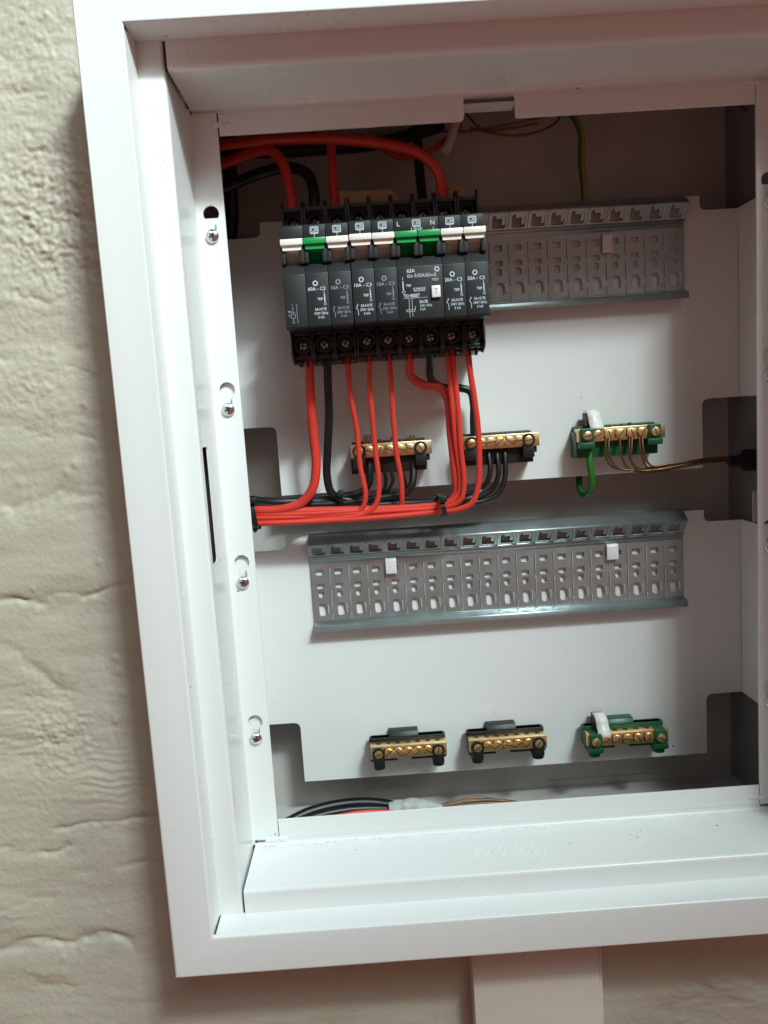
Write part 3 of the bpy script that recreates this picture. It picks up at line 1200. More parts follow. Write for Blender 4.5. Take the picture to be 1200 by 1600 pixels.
def print_single(parent, amp, ink, first=False):
    b1 = bmesh.new()
    if first:
        for t_, x, z in (('1', -2.3, 67.6), ('2', .4, 67.4), ('N', -1.9, 57.6), ('2', .6, 57.7)):
            text_mesh(b1, t_, x, z, 1.2, TD, bold=.02)
        bar_line(b1, -2.0, 66.6, -2.0, 63.2, .3, TD)
        bar_line(b1, .5, 66.4, .1, 63.6, .3, TD)
        bar_line(b1, .3, 63.4, .3, 58.6, .3, TD)
        bar_line(b1, -3.4, 63.4, -.6, 63.4, .3, TD)
        bar_line(b1, -4.9, 64.0, -3.2, 64.0, .7, TD)
        bar_line(b1, -4.3, 62.9, -4.3, 61.0, .3, TD)
        for (xa, za, xb, zb) in ((-3.2, 62.4, -.9, 62.4), (-3.2, 60.2, -.9, 60.2), (-3.2, 62.4, -3.2, 60.2), (-.9, 62.4, -.9, 60.2)):
            bar_line(b1, xa, za, xb, zb, .35, TD)
        bar_line(b1, -2.0, 60.2, -2.0, 58.3, .3, TD)
        finish_print(b1, 'circuit_symbol', ink, parent)
        return
    g = MB((0, 0, 0))
    g.ring((-1.1, 78.9), .85, 1.5, TD, TD + .06)
    me_ = g.mesh('ring')
    b1.from_mesh(me_)
    for v in b1.verts:
        v.co = v.co / S
    text_mesh(b1, amp, -.5, 75.7, 1.9, TD, width=10.0, bold=.05)
    text_mesh(b1, 'TRIP', 1.1, 69.9, 1.4, TD, width=3.1, bold=.05)
    bar_line(b1, 3.6, 74.4, 3.6, 72.6, .28, TD)
    bar_line(b1, 3.7, 72.6, 3.75, 68.2, .65, TD)
    text_mesh(b1, 'O', 3.8, 67.0, 1.5, TD, bold=.02)
    text_mesh(b1, 'SA-H17E', 1.0, 64.2, 1.5, TD, width=6.6, bold=.04)
    text_mesh(b1, '240V 50Hz', 1.1, 61.9, 1.5, TD, width=8.0, bold=.02)
    text_mesh(b1, '3 kA', 1.0, 59.7, 1.5, TD, width=3.8, bold=.02)
    if not amp.startswith('6'):
        text_mesh(b1, 'x', -4.1, 65.0, 1.3, TD, bold=.04)
        bar_line(b1, -4.2, 64.4, -5.0, 63.4, .35, TD)
        bar_line(b1, -5.0, 63.4, -4.0, 61.8, .35, TD)
        bar_line(b1, -4.0, 61.8, -3.9, 58.9, .3, TD)
    finish_print(b1, 'rating_print', ink, parent)


ORG_BR = lambda x: (x, 70.5, 84)


def make_breaker(x, w_, label, tog, zoff=0.0, doff=0.0):
    root = empty('circuit_breaker', (x, 0, zoff), label, 'circuit breaker', 'breakers clipped side by side on the upper rail')
    root.location = Vector((x, doff, zoff)) * S
    ms = MESH1 if w_ < 20 else MESH2
    for k, mm in (('body', M['black']), ('face', M['face']), ('toggle_guard', M['black']), ('toggle', tog)):
        me_ = ms[k] if k != 'toggle' else ms[k].copy()
        o = link_mesh(k, me_, mm, root)
    poles = 2 if w_ > 20 else 1
    for p_ in range(poles):
        c = (-w_ / 2 + w_ / poles * (p_ + .5)) * S
        for z, d in ((120.0, 31.5), (46.9, 27.5)):
            o = link_mesh('terminal_screw', SCR, M['dullscrew'], root)
            o.location = (c, d * S, z * S)
            o.rotation_euler = (0, random.uniform(0, 1.5), 0)
            q = link_mesh('cross_recess', CRS, M['dark'], o)
    return root


def toggled(o, a_):
    return o


XM = -43.4
defs = [
    (0, 1, 'blank-faced black isolator with white toggle, at the left end of the breaker row', 'cream', None, -0.5),
    (1, 1, 'black breaker marked 60A with a single green toggle', 'greentog', '60A - C3', -0.4),
    (2, 1, 'black 10A breaker with white toggle directly right of the single green toggle', 'cream', '10A - C3', -0.4),
    (3, 1, 'middle one of the three black 10A breakers with white toggles', 'cream', '10A - C3', 0.1),
    (4, 1, 'black 10A breaker with white toggle directly left of the double-width one', 'cream', '10A - C3', 0.0),
    (5, 2, 'double-width black earth leakage unit with two green toggles and white test button', 'greentog', '63A', 0.0),
    (7, 1, 'black 20A breaker directly right of the double-width unit', 'cream', '20A - C3', 0.0),
    (8, 1, 'black 20A breaker at the right end of the breaker row', 'cream', '20A - C3', 0.1),
]
for i, n_, label, tg, txt, zo in defs:
    extra = 0 if i < 3 else 0.25
    cx = XM + PITCH * (i + n_ / 2) + extra
    r = make_breaker(cx, PITCH * n_ - .25, label, M[tg], zo)
    if n_ == 1:
        print_single(r, txt, M['ink'] if i in (1, 3, 7, 8) else M['ink2'], first=(i == 0))
        if i:
            logo(r, 0)
    else:
        logo(r, 0.2, False)
        b1 = bmesh.new()
        text_mesh(b1, 'L', -10.4, 110.2, 2.6, 5.35, bold=.06)
        text_mesh(b1, 'N', 9.6, 110.0, 2.6, 5.35, bold=.06)
        text_mesh(b1, 'LINE', .2, 106.9, 1.8, 5.35, width=6.6, bold=.03)
        bar_line(b1, 10.0, 107.7, 10.0, 105.9, .35, 5.35)
        text_mesh(b1, '63A', -5.2, 82.0, 2.0, TD, width=4.7, bold=.07)
        text_mesh(b1, 'I\u0394n 0.03A/65m\u0394', 1.0, 79.2, 2.0, TD, width=16.8, bold=.01)
        text_mesh(b1, 'TEST', 8.7, 76.4, 1.4, TD, width=4.0, bold=.01)
        text_mesh(b1, 'TRIP', -6.9, 73.9, 1.3, TD, width=3.0, bold=.05)
        text_mesh(b1, 'O', -9.9, 70.4, 1.7, TD, bold=.02)
        bar_line(b1, -10.1, 79.0, -10.1, 77.0, .25, TD)
        bar_line(b1, -10.05, 76.4, -10.0, 71.6, .65, TD)
        text_mesh(b1, 'AC MINIATURE', -.8, 72.0, 1.0, TD, width=7.2, bold=.03)
        text_mesh(b1, 'PROTECTION', -.8, 70.8, 1.0, TD, width=6.4, bold=.03)
        text_mesh(b1, 'TO RESET', -5.4, 68.1, 1.7, TD, width=9.4, bold=.08)
        bar_line(b1, -10.3, 66.7, 3.6, 66.9, .2, TD)
        text_mesh(b1, 'SA17E', 1.3, 64.4, 1.6, TD, width=4.8, bold=.06)
        text_mesh(b1, '240V 50Hz', 2.5, 62.2, 1.4, TD, width=7.0, bold=.01)
        text_mesh(b1, '3 kA', .5, 60.2, 1.4, TD, width=3.2, bold=.02)
        for xx in (-7.1, -5.4):
            bar_line(b1, xx, 66.2, xx, 57.6, .25, TD)
        bar_line(b1, -3.8, 62.2, -3.8, 60.0, .25, TD)
        for (xa, za, xb, zb) in ((-9.0, 60.3, -3.9, 60.3), (-8.6, 59.3, -4.2, 59.3), (-9.0, 60.3, -8.6, 59.3), (-3.9, 60.3, -4.2, 59.3)):
            bar_line(b1, xa, za, xb, zb, .25, TD)
        text_mesh(b1, '2', -7.0, 56.7, 1.0, TD)
        text_mesh(b1, '4', -5.4, 56.9, 1.0, TD)
        g = MB((0, 0, 0))
        g.ring((9.9, 82.3), .85, 1.5, TD, TD + .06)
        me_ = g.mesh('ring')
        b2_ = bmesh.new()
        b2_.from_mesh(me_)
        for v in b2_.verts:
            v.co = v.co / S
        tmp_ = bpy.data.meshes.new('tmp')
        b2_.to_mesh(tmp_)
        b1.from_mesh(tmp_)
        b2_.free()
        finish_print(b1, 'rating_print', M['ink'], r)
        g = MB((0, 0, 0))
        g.box(6.1, 11.2, -4.9, -2.0, 66.3, 72.9, .35)
        tb = g.build('test_button', M['white'], r)
        b1 = bmesh.new()
        text_mesh(b1, 'T', 8.65, 69.6, 3.0, -4.95, bold=-.02)
        finish_print(b1, 'letter', M['ink2'], tb)

# rail clip feet behind the lower edge
# tan insulating combs standing behind the breaker tops
for pts, D_, lab in ((((522, 318), (530, 299), (612, 296), (626, 312)), 44, 'long tan insulating strip standing behind the middle breaker tops'),
                     (((686, 312), (692, 292), (724, 289), (726, 308)), 44, 'short tan insulating strip behind the breaker tops at the thick red cable')):
    q = [at(x, y, D_) for x, y in pts]
    g = MB(tuple(q[0]))
    g.prism_y([(q[0].x, q[0].z - 12), (q[0].x, q[0].z), (q[1].x, q[1].z), (q[2].x, q[2].z), (q[3].x, q[3].z), (q[3].x, q[3].z - 12)], D_, D_ + 5, .3)
    me_ = g.mesh('insulating_strip')
    o = link_mesh('insulating_strip', me_, M['tan'])
    o.location = q[0] * S
    tag(o, lab, 'insulator')


# ================================================================== terminal bars
def slot_screw(g, gd, x, z, D, r=3.1, h=1.8, ang=0.0):
    g.cyl((x, D, z), (0, -1, 0), r, h, 22, bev=.6)
    u = Vector((math.cos(ang), math.sin(ang)))
    v = Vector((-u.y, u.x))
    pts = [Vector((x, z)) + u * (r - .1) + v * .33, Vector((x, z)) - u * (r - .1) + v * .33,
           Vector((x, z)) - u * (r - .1) - v * .33, Vector((x, z)) + u * (r - .1) - v * .33]
    gd.prism_y([tuple(p_) for p_ in pts], D - h - .04, D - h + .5)


def terminal_bar(cx, cz, half, label, plastic, low, green=False, group='brass terminal bars on the mounting plates', missing=()):
    """low: True for the free lower ones; False for the wired upper ones with the deep body"""
    org = (cx, DT, cz)
    r = empty('terminal_bar', org, label, 'terminal bar', group)
    pm = M[plastic]
    bm_ = MB(org)
    if low:
        bm_.box(cx - half + .6, cx + half - .6, 64, 71, cz + 3, cz + 6.2, .5)
        bm_.box(cx - half - .4, cx - 8, 58, 71, cz - 8.0, cz + 4, .5)
        bm_.box(cx + 2, cx + half + .2, 58, 71, cz - 8.0, cz + 4, .5)
        bm_.box(cx - half - .6, cx + half + .6, 65, 70, cz - 4.5, cz + 6.2, .5)
        bm_.prism_x([(64.5, cz + 6.5), (66.5, cz + 9.8), (73.8, cz + 9.8), (73.8, cz + 2), (64.5, cz + 2)], cx - 13, cx + 8, .5)
    else:
        bm_.box(cx - half - .4, cx + half - 1.5, 59.0, 73.8, cz - 15.5, cz + 2, .5)
        bm_.box(cx - half + 1, cx + half - 1.5, 64, 73.8, cz - 14, cz + 5.6, .5)
        bm_.box(cx + half - 9, cx + half + .6, 56.5, 70, cz - 9, cz - 3.4, .5)
    bm_.build('base', pm, r)
    # end collars and legs
    xs_ = [cx - half + 5.6 + (2 * half - 11.2) * k / 6 for k in range(7)]
    for k in (0, 6):
        g = MB(org)
        x = xs_[k]
        if green:
            g.box(x - 4.4, x + 4.4, 52.6, 62, cz - 5.6, cz + 4.4, .9)
            g.box(x - 5.2, x + 5.2, 52.0, 64, cz - 9.2, cz - 5.0, .8)
        else:
            g.ring((x, cz - .4), 3.3, 4.4, 52.4, 58)
            g.box(x - 3.9, x + 3.9, 53.0, 62, cz - 10 if low else cz - 12, cz - 3.6, .8)
        if low:
            g.cyl((x, 58.0, cz - 12.6), (0, 0, 1), 4.0, 5.0, 20)
            g.box(x - 4, x + 4, 58, 66, cz - 12.0, cz - 5, .6)
        g.build('end_clamp', pm, r)
    # brass
    g = MB(org)
    g.box(cx - half, cx + half + (2.0 if not low else 0.4), 54.6, 63.6, cz - 4.8, cz + 4.2, .35)
    brass = g.build('brass_bar', M['brass'], r)
    g = MB(org)
    for k in range(7):
        g.cyl((xs_[k] + .2, 60.2, cz + 4.15), (0, 0, 1), 1.9, .1, 14)
    for k in range(6):
        g.box(xs_[k] + 3.8, xs_[k] + 4.6, 54.5, 54.8, cz - 3.0, cz + 3.0)
    g.build('wire_hole', M['brassdark'], brass)
    for k in range(7):
        g = MB(org)
        gd = MB(org)
        pr = 54.7 if k not in (0, 6) else 54.2
        if green and k in (0, 6):
            pr = 52.7
        deep = random.uniform(0, 0.9) if k not in (0, 6) else 0
        slot_screw(g, gd, xs_[k], cz - .5, pr, 3.25 if k not in (0, 6) else 3.0, 2.3 - deep, random.uniform(-1.5, 1.5))
        o = g.build('screw', M['brass'], r)
        gd.build('slot', M['brassdark'], o)
    return r, xs_


tb1, tx1 = terminal_bar(13.2, -21.3, 26.0, 'wired black-based neutral bar behind the three thin red wires', 'black', False)
tb2, tx2 = terminal_bar(86.5, -20.8, 24.6, 'wired black-based neutral bar right of the thick red cable bundle', 'black', False)
tb3, tx3 = terminal_bar(167.3, -20.6, 28.2, 'wired green-based earth bar with bare copper wires', 'greenbar', False, True)
tb4, tx4 = terminal_bar(12.9, -231.6, 26.4, 'empty black-based bar below the long rail, nearest the left', 'black', True)
tb5, tx5 = terminal_bar(82.6, -231.8, 27.0, 'empty black-based bar between another black one and the empty green one', 'black', True)
tb6, tx6 = terminal_bar(166.8, -233.6, 28.4, 'empty green-based earth bar at the bottom right of the lower plate', 'greenbar', True, True)


# white clip flaps on the green bars
def clip(parent, x, z, big):
    """folded white insulating flap"""
    org = tuple(Vector(parent.location) / S)
    prof_ = [(68, z + 15), (63, z + 15.5), (58.5, z + 13.0), (57.5, z + 9), (55, z + 6), (53.5, z + (1.5 if big else 3.4))]
    P = fillet(prof_, 3, 4)
    g = MB(org)
    A = [g.v((x - 4.3 + .5 * i / len(P), d, zz)) for i, (d, zz) in enumerate(P)]
    B = [g.v((x + 3.6 + 1.5 * i / len(P), d, zz)) for i, (d, zz) in enumerate(P)]
    for i in range(len(A) - 1):
        g.bm.faces.new((A[i], A[i + 1], B[i + 1], B[i]))
    o = g.build('white_flap', M['white'], parent)
    sm = o.modifiers.new('solid', 'SOLIDIFY')
    sm.thickness = .9 * S
    sm.offset = 1
    g = MB(org)
    g.prism_x([(70, z + 14.4), (64, z + 14.4), (60, z + 11.5), (59, z + 6), (59, z + 3), (70, z + 3)], x - 4.4, x + 3.0)
    g.build('flap_core', M['black'], parent)


clip(tb3, 151.0, -20.6, False)
clip(tb6, 150.0, -233.6, True)


# ================================================================== cables
def cable(name, pts, r, m, label, cat='cable', group=None, seg=12):
    P = [at(*p) for p in pts]
    o0 = P[0]
    g = MB(tuple(o0))
    g.tube(P, r, seg)
    me_ = g.mesh(name)
    o = link_mesh(name, me_, m, None, 60)
    o.location = o0 * S
    return tag(o, label, cat, group)


RC = 'red cables'
BC = 'black cables'
# -- upper cables
cable('red_cable', [(300, 236, 56), (345, 227, 52), (420, 219, 46), (520, 217, 42), (600, 225, 38), (655, 240, 36), (683, 265, 36),
                    (690, 292, 38), (692, 322, 40), (693, 345, 44)], 3.3, M['red'], 'thick red cable arching right across the top to the tan strip', 'cable', RC)
cable('red_cable', [(330, 262, 62), (365, 250, 58), (395, 238, 52), (424, 236, 46), (442, 256, 42), (452, 290, 40), (458, 325, 38), (459, 345, 40)], 3.3,
      M['red'], 'thick red cable curving down into the top of the leftmost breaker', 'cable', RC)
cable('red_cable', [(516, 210, 52), (518, 240, 50), (521, 285, 46), (523, 325, 44), (523, 345, 44)], 2.9, M['red'],
      'straight red cable dropping to the third breaker top', 'cable', RC)
cable('black_cable', [(310, 312, 66), (355, 292, 64), (400, 273, 58), (450, 262, 50), (480, 272, 44), (490, 296, 40), (491, 325, 38), (491, 345, 40)], 3.5,
      M['cabblack'], 'thick black cable arching from the left to the green-toggle breaker top', 'cable', BC)
cable('black_cable', [(648, 180, 92), (652, 215, 74), (656, 270, 54), (661, 318, 44), (663, 345, 44)], 3.1, M['cabblack'],
      'black cable hanging straight behind the thick red arch', 'cable', BC)
cable('black_cable', [(300, 226, 70), (400, 236, 74), (500, 232, 78), (600, 222, 84), (690, 196, 96)], 4.4, M['cabblack'],
      'thick black cable lying along the top behind the red arch', 'cable', BC)
cable('black_cable', [(357, 200, 70), (359, 250, 72), (361, 300, 74), (362, 350, 78), (352, 420, 84)], 4.4, M['cabblack'],
      'black cable running down the left side of the opening behind the flange', 'cable', BC)
cable('red_wire', [(590, 225, 84), (610, 240, 82), (640, 246, 82), (672, 236, 84), (700, 215, 88), (720, 196, 92)], 1.9, M['red'],
      'dim thin red wire looping in the shade behind the black drop cable', 'wire')
cable('sheathed_cable', [(716, 178, 92), (710, 200, 86), (697, 236, 74)], 3.0, M['white'], 'short white cable sheath stub in the shade at the top')
MB_ = [
    ([(690, 206, 90), (730, 205, 86), (780, 197, 82), (830, 187, 82), (870, 176, 86)], 'upper bare copper wire sweeping right below the top notch'),
    ([(735, 200, 86), (770, 208, 82), (810, 212, 80), (845, 204, 80), (868, 192, 82), (880, 172, 86)], 'lowest hanging bare copper loop below the top notch'),
    ([(722, 168, 90), (735, 185, 86), (755, 203, 84), (800, 200, 82), (840, 192, 82)], 'bare copper wire crossing down behind the top notch'),
]
for p_, l_ in MB_:
    cable('copper_wire', p_, 0.85, M['copper'], l_, 'wire', 'bare copper wires at the top', 8)
cable('earth_cable', [(880, 168, 92), (897, 183, 86), (908, 210, 82), (908, 250, 80), (912, 290, 79), (914, 326, 80)], 2.3, M['gy'],
      'green and yellow striped earth wire hanging down to the upper rail')
cable('copper_wire', [(1150, 158, 70), (1168, 175, 74), (1190, 196, 80)], 1.0, M['copper'], 'short bare copper wire in the dark top right corner', 'wire', None, 8)

# -- lower red cables
YB = 52


def low_red(pts, r, label):
    cable('red_cable', pts, r, M['red'], label, 'cable', RC)


low_red([(482, 545, 32), (483, 575, 36), (485, 620, 40), (490, 680, 44), (494, 730, 46), (488, 764, 47), (470, 786, 48), (440, 796, 49), (400, 798, 51), (370, 798, 56)], 3.1,
        'thick red cable falling from the leftmost breaker and bending left')
low_red([(543, 545, 32), (544, 575, 34), (548, 620, 37), (557, 668, 40), (563, 730, 42), (571, 774, 43), (564, 796, 45), (530, 802, 47), (460, 806, 49), (400, 808, 51), (370, 808, 56)], 1.75,
        'thin red wire leftmost of the three in front of the neutral bar')
low_red([(578, 545, 32), (577, 590, 35), (581, 645, 38), (586, 700, 41), (592, 755, 42), (588, 786, 43), (570, 803, 44), (520, 810, 46), (460, 813, 48), (400, 814, 50), (370, 814, 56)], 1.75,
        'middle thin red wire in front of the neutral bar')
low_red([(607, 545, 32), (611, 600, 36), (615, 660, 39), (619, 705, 41), (626, 745, 43), (628, 775, 45), (627, 794, 48)], 1.75,
        'thin red wire nearest right of the three crossing the neutral bar')
low_red([(639, 540, 32), (640, 565, 36), (643, 588, 40), (660, 601, 42), (686, 605, 42), (699, 622, 42), (705, 680, 42), (712, 745, 42), (713, 770, 43), (700, 787, 44), (660, 793, 45),
         (560, 797, 47), (470, 799, 49), (400, 800, 51), (370, 800, 56)], 2.9, 'thick red cable with a sideways kink under the earth leakage unit')
low_red([(700, 545, 32), (702, 580, 34), (707, 640, 36), (713, 700, 38), (719, 748, 39), (716, 772, 40), (700, 786, 41), (680, 789, 43), (600, 795, 45), (480, 803, 47), (400, 804, 50), (370, 804, 56)], 1.75,
        'thin red wire inner one of the pair right of the kinked red cable')
low_red([(708, 545, 32), (710, 580, 34), (716, 640, 35), (720, 700, 36), (725, 755, 37), (720, 780, 38), (702, 791, 40), (680, 794, 42), (600, 799, 44), (500, 806, 47), (400, 810, 49), (370, 810, 56)], 1.75,
        'thin red wire outer one of the pair right of the kinked red cable')
low_red([(731, 540, 32), (734, 575, 33), (741, 620, 34), (747, 670, 35), (749, 720, 35), (747, 760, 36), (737, 786, 37), (715, 796, 39), (690, 799, 41), (600, 808, 43), (500, 814, 46), (400, 818, 48), (370, 818, 56)], 1.9,
        'rightmost thin red wire falling from the last breaker')
# -- lower black cables
low_black = lambda pts, r, label, g_=BC: cable('black_cable', pts, r, M['cabblack'], label, 'cable', g_)
low_black([(511, 545, 34), (512, 590, 38), (514, 650, 44), (512, 700, 48), (511, 745, 52), (518, 770, 54), (535, 780, 56), (570, 784, 58), (620, 788, 58)], 2.7,
          'thick black cable dropping from the 60A breaker beside the thick red one')
low_black([(672, 545, 36), (672, 570, 48), (674, 592, 56), (690, 605, 60), (718, 606, 60), (735, 612, 60), (740, 632, 60), (740, 660, 60), (741, 688, 60)], 2.6,
          'black cable with a double bend passing behind the red cables to the neutral bar')
low_black([(370, 780, 62), (400, 783, 58), (430, 785, 56), (480, 784, 58), (560, 789, 58), (640, 787, 58), (690, 784, 56), (735, 779, 56), (752, 768, 58)], 3.3,
          'thick black cable running left behind the red bundle')
low_black([(577, 712, 62), (577, 735, 60), (577, 752, 60), (568, 766, 60), (548, 774, 60), (520, 779, 60), (478, 782, 60)], 2.6,
          'black cable leftmost under the left neutral bar bending left')
low_black([(646, 710, 62), (646, 738, 58), (644, 756, 56), (634, 769, 56), (612, 775, 56), (580, 780, 56), (540, 786, 56), (480, 789, 56), (400, 790, 56), (370, 790, 60)], 2.6,
          'black cable rightmost under the left neutral bar sweeping left')
low_black([(599, 712, 62), (601, 738, 60), (603, 752, 60), (599, 768, 60), (590, 778, 62)], 1.2, 'thin black wire second from left under the left neutral bar')
low_black([(612, 712, 62), (612, 738, 60), (614, 750, 60), (607, 766, 60), (597, 778, 62)], 1.2, 'thin black wire curling left under the middle of the left neutral bar')
low_black([(627, 712, 62), (629, 738, 60), (634, 755, 60), (633, 770, 60), (622, 782, 62)], 1.1, 'thin black wire just left of the rightmost cable under the left neutral bar')
low_black([(762, 694, 62), (764, 715, 58), (766, 735, 56), (760, 754, 56), (745, 766, 57), (720, 774, 58), (690, 779, 58)], 1.7, 'innermost of three black wires bending left from the right neutral bar')
low_black([(775, 694, 62), (777, 715, 58), (779, 740, 56), (770, 763, 56), (752, 775, 56), (725, 783, 56), (690, 786, 57)], 1.7, 'middle of three black wires bending left from the right neutral bar')
low_black([(788, 693, 62), (789, 715, 58), (789, 745, 56), (779, 771, 55), (758, 782, 55), (728, 787, 55), (690, 790, 57)], 1.8, 'outermost of three black wires bending left from the right neutral bar')


# copper ends standing above the neutral bars
def stubs(parent, lst):
    org = tuple(Vector(parent.location) / S)
    for (px, y0, y1, r) in lst:
        a_ = at(px, y1, 59)
        b2 = at(px + random.uniform(-1.5, 1.5), y0, 59)
        g = MB(org)
        g.tube([a_ + Vector((0, 0, -3)), b2], r, 8, smooth=False)
        g.build('wire_end', M['copper'], parent)


stubs(tb1, [(570, 680, 694, .7), (574, 679, 694, .7), (578, 680, 694, .7), (594, 686, 694, .7), (611, 683, 692, .9), (628, 686, 692, .7),
            (637, 683, 692, .6), (642, 680, 692, .7), (646, 680, 692, .7)])
stubs(tb2, [(758, 678, 686, .8), (774, 677, 685, .8), (792, 676, 684, .8)])
stubs(tb3, [(949, 665, 674, .7), (953, 664, 674, .7), (970, 662, 674, .8), (985, 660, 672, 1.3), (1001, 662, 671, 1.1)])

# green earth wire curling behind the plate
cable('earth_cable', [(921, 700, 62), (921, 720, 60), (924, 742, 60), (925, 760, 62), (918, 773, 68), (910, 772, 76), (905, 758, 82), (905, 735, 88), (907, 700, 92)],
      2.3, M['greencab'], 'green wire curling from the green earth bar back under the plate edge')

# copper earth wires to the right-hand gland
CW = [
    ([(949, 672, 55), (946, 700, 53), (948, 718, 53), (958, 730, 54), (985, 734, 55), (1040, 731, 56), (1100, 722, 58), (1150, 718, 60)], 'lowest leftmost bare copper wire of the earth bar'),
    ([(953, 672, 55), (951, 700, 52), (953, 716, 52), (966, 731, 53), (1000, 735, 54), (1050, 730, 55), (1100, 720, 58), (1150, 717, 60)], 'second bare copper wire from the left of the earth bar'),
    ([(969, 674, 55), (969, 700, 53), (973, 718, 53), (982, 732, 54), (1010, 737, 55), (1060, 731, 56), (1110, 722, 58), (1150, 719, 60)], 'pale single copper wire third from the left of the earth bar'),
    ([(984, 674, 55), (983, 700, 53), (985, 718, 53), (994, 729, 54), (1020, 731, 55), (1060, 727, 56), (1110, 719, 58), (1150, 716, 60)], 'left copper wire of the middle pair on the earth bar'),
    ([(988, 674, 55), (987, 700, 52), (987, 722, 52), (998, 734, 53), (1024, 734, 54), (1060, 728, 55), (1110, 718, 58), (1150, 716, 60)], 'right copper wire of the middle pair on the earth bar'),
    ([(999, 674, 55), (1000, 700, 53), (1005, 718, 53), (1012, 730, 54), (1040, 729, 55), (1070, 725, 56), (1110, 718, 58), (1150, 715, 60)], 'left copper wire of the right-hand pair on the earth bar'),
    ([(1003, 674, 55), (1005, 700, 52), (1009, 716, 52), (1018, 728, 53), (1045, 725, 54), (1075, 721, 55), (1110, 716, 58), (1150, 714, 60)], 'right copper wire of the right-hand pair on the earth bar'),
]
for p_, l_ in CW:
    cable('copper_wire', p_, 0.74, M['copper'], l_, 'wire', 'bare copper earth wires to the side hole', 8)
q = at(1160, 722, 60)
g = MB(tuple(q))
g.cyl((q.x - 9, 60, q.z + 1), (1, 0, 0), 3.6, 12, 20, r2=4.6)
g.cyl((q.x + 1, 60, q.z + 1), (1, 0, 0), 7.4, 9, 8)
me_ = g.mesh('cable_gland')
o = link_mesh('cable_gland', me_, M['black'])
o.location = q * S
tag(o, 'black cable gland at the right holding the bare copper wires', 'gland')


# cable ties
def tie(px, py, D, rx, ry, label, wid=2.6, slant=0.0, tail=True):
    c = at(px, py, D)
    g = MB(tuple(c))
    n_ = 28
    rows_ = []
    for i in range(n_):
        a_ = 2 * math.pi * i / n_
        for xo in (-wid / 2, wid / 2):
            pass
        y_, z_ = math.cos(a_) * rx, math.sin(a_) * ry
        y2, z2 = math.cos(a_) * (rx + .9), math.sin(a_) * (ry + .9)
        sh = slant * z_
        rows_.append([g.v((c.x + sh - wid / 2, c.y + y_, c.z + z_)), g.v((c.x + sh + wid / 2, c.y + y_, c.z + z_)),
                      g.v((c.x + sh + wid / 2, c.y + y2, c.z + z2)), g.v((c.x + sh - wid / 2, c.y + y2, c.z + z2))])
    for i in range(n_):
        A, B = rows_[i], rows_[(i + 1) % n_]
        for k in range(4):
            j = (k + 1) % 4
            g.bm.faces.new((A[k], A[j], B[j], B[k]))
    if tail:
        g.box(c.x - wid * .8, c.x + wid * .8, c.y - rx - 2.4, c.y - rx + .5, c.z + ry - 3.2, c.z + ry + .6, .4)
    me_ = g.mesh('cable_tie')
    o = link_mesh('cable_tie', me_, M['black'])
    o.location = c * S
    tag(o, label, 'cable tie')


tie(690, 789, 47, 13, 6.6, 'black cable tie round the bundle beneath the kinked red cable', 3.0, -.18)
tie(533, 778, 57, 6.5, 4.6, 'small black cable tie round the black cables behind the thin red wires', 3.0, 0.0)
tie(398, 801, 53, 9, 10.5, 'black cable tie at the left where the red bundle leaves the opening', 4.2, -.1)
# hanging tail of the left tie
q = at(400, 822, 50)
g = MB(tuple(q))
g.prism_y([(q.x - 2.2, q.z + 6), (q.x + 2.0, q.z + 6), (q.x + 1.6, q.z - 2), (q.x - .6, q.z - 4.6), (q.x - 2.2, q.z - 3)], 49, 50.2, .2)
me_ = g.mesh('cable_tie_tail')
o = link_mesh('cable_tie_tail', me_, M['black'])
o.location = q * S
tag(o, 'cut black tie end hanging below the red bundle at the left', 'tie end')

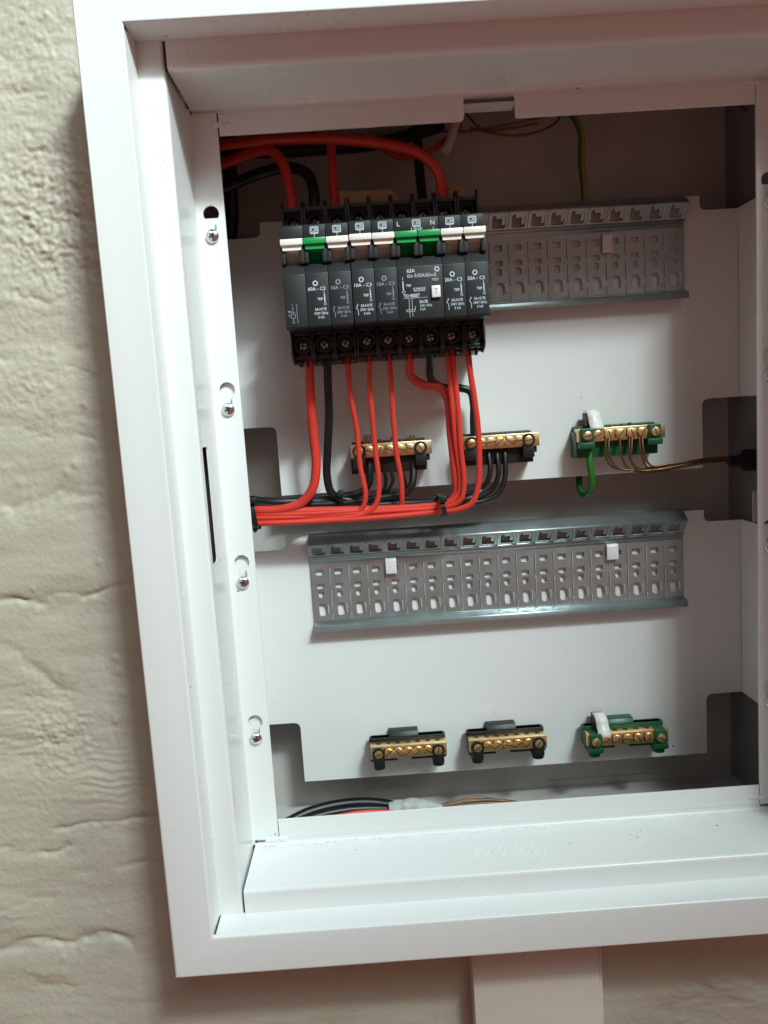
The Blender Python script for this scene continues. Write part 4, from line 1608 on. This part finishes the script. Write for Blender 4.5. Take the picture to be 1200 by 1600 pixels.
# bottom of the box
cable('black_cable', [(440, 1290, 62), (480, 1270, 70), (530, 1257, 78), (580, 1254, 84), (640, 1262, 88), (700, 1262, 92)], 3.6, M['cabblack'],
      'thick black cable lying in an arc on the cabinet floor', 'cable', BC)
cable('black_cable', [(440, 1298, 56), (480, 1280, 62), (540, 1266, 70), (600, 1264, 76), (660, 1272, 82)], 3.0, M['cabblack'],
      'black cable lying in front of the red one on the cabinet floor', 'cable', BC)
cable('red_cable', [(500, 1284, 62), (545, 1272, 66), (590, 1268, 70), (640, 1272, 74), (700, 1280, 80)], 1.7, M['red'],
      'thin red wire lying on the cabinet floor beside the black cable', 'cable', RC)
for i, (p_, l_) in enumerate([
    ([(676, 1262, 80), (715, 1250, 82), (750, 1246, 84), (800, 1252, 86), (860, 1262, 88)], 'rearmost bare copper wire arched on the cabinet floor'),
    ([(676, 1268, 76), (710, 1256, 78), (760, 1250, 80), (820, 1256, 82), (870, 1270, 82)], 'middle bare copper wire on the cabinet floor'),
    ([(690, 1272, 72), (730, 1258, 74), (780, 1258, 76), (840, 1268, 78)], 'front bare copper wire on the cabinet floor')]):
    cable('copper_wire', p_, 0.8, M['copper'], l_, 'wire', 'bare copper wires on the cabinet floor', 8)
# crumpled white tape wrap
c = at(650, 1260, 78)
g = MB(tuple(c))
n_ = 26
rr_ = []
for i in range(n_):
    t_ = i / (n_ - 1)
    P0 = at(608 + 84 * t_, 1263 - 6 * math.sin(t_ * 3.14), 76)
    ring = []
    for k in range(18):
        a_ = 2 * math.pi * k / 18
        rad = 4.3 * (1 - .45 * t_ ** 3) * (1 + .24 * noise.noise(Vector((i * .35, math.cos(a_) * 1.6, math.sin(a_) * 1.6))))
        ring.append(g.v(P0 + Vector((0, math.cos(a_) * rad * 1.3, math.sin(a_) * rad))))
    rr_.append(ring)
for A, B in zip(rr_, rr_[1:]):
    for k in range(18):
        j = (k + 1) % 18
        g.bm.faces.new((A[k], A[j], B[j], B[k]))
g.bm.faces.new(rr_[0])
g.bm.faces.new(rr_[-1])
me_ = g.mesh('tape_wrap')
o = link_mesh('tape_wrap', me_, M['paper'], None, 30)
o.location = c * S
tag(o, 'crumpled white tape wrapped round the cables on the cabinet floor', 'tape')
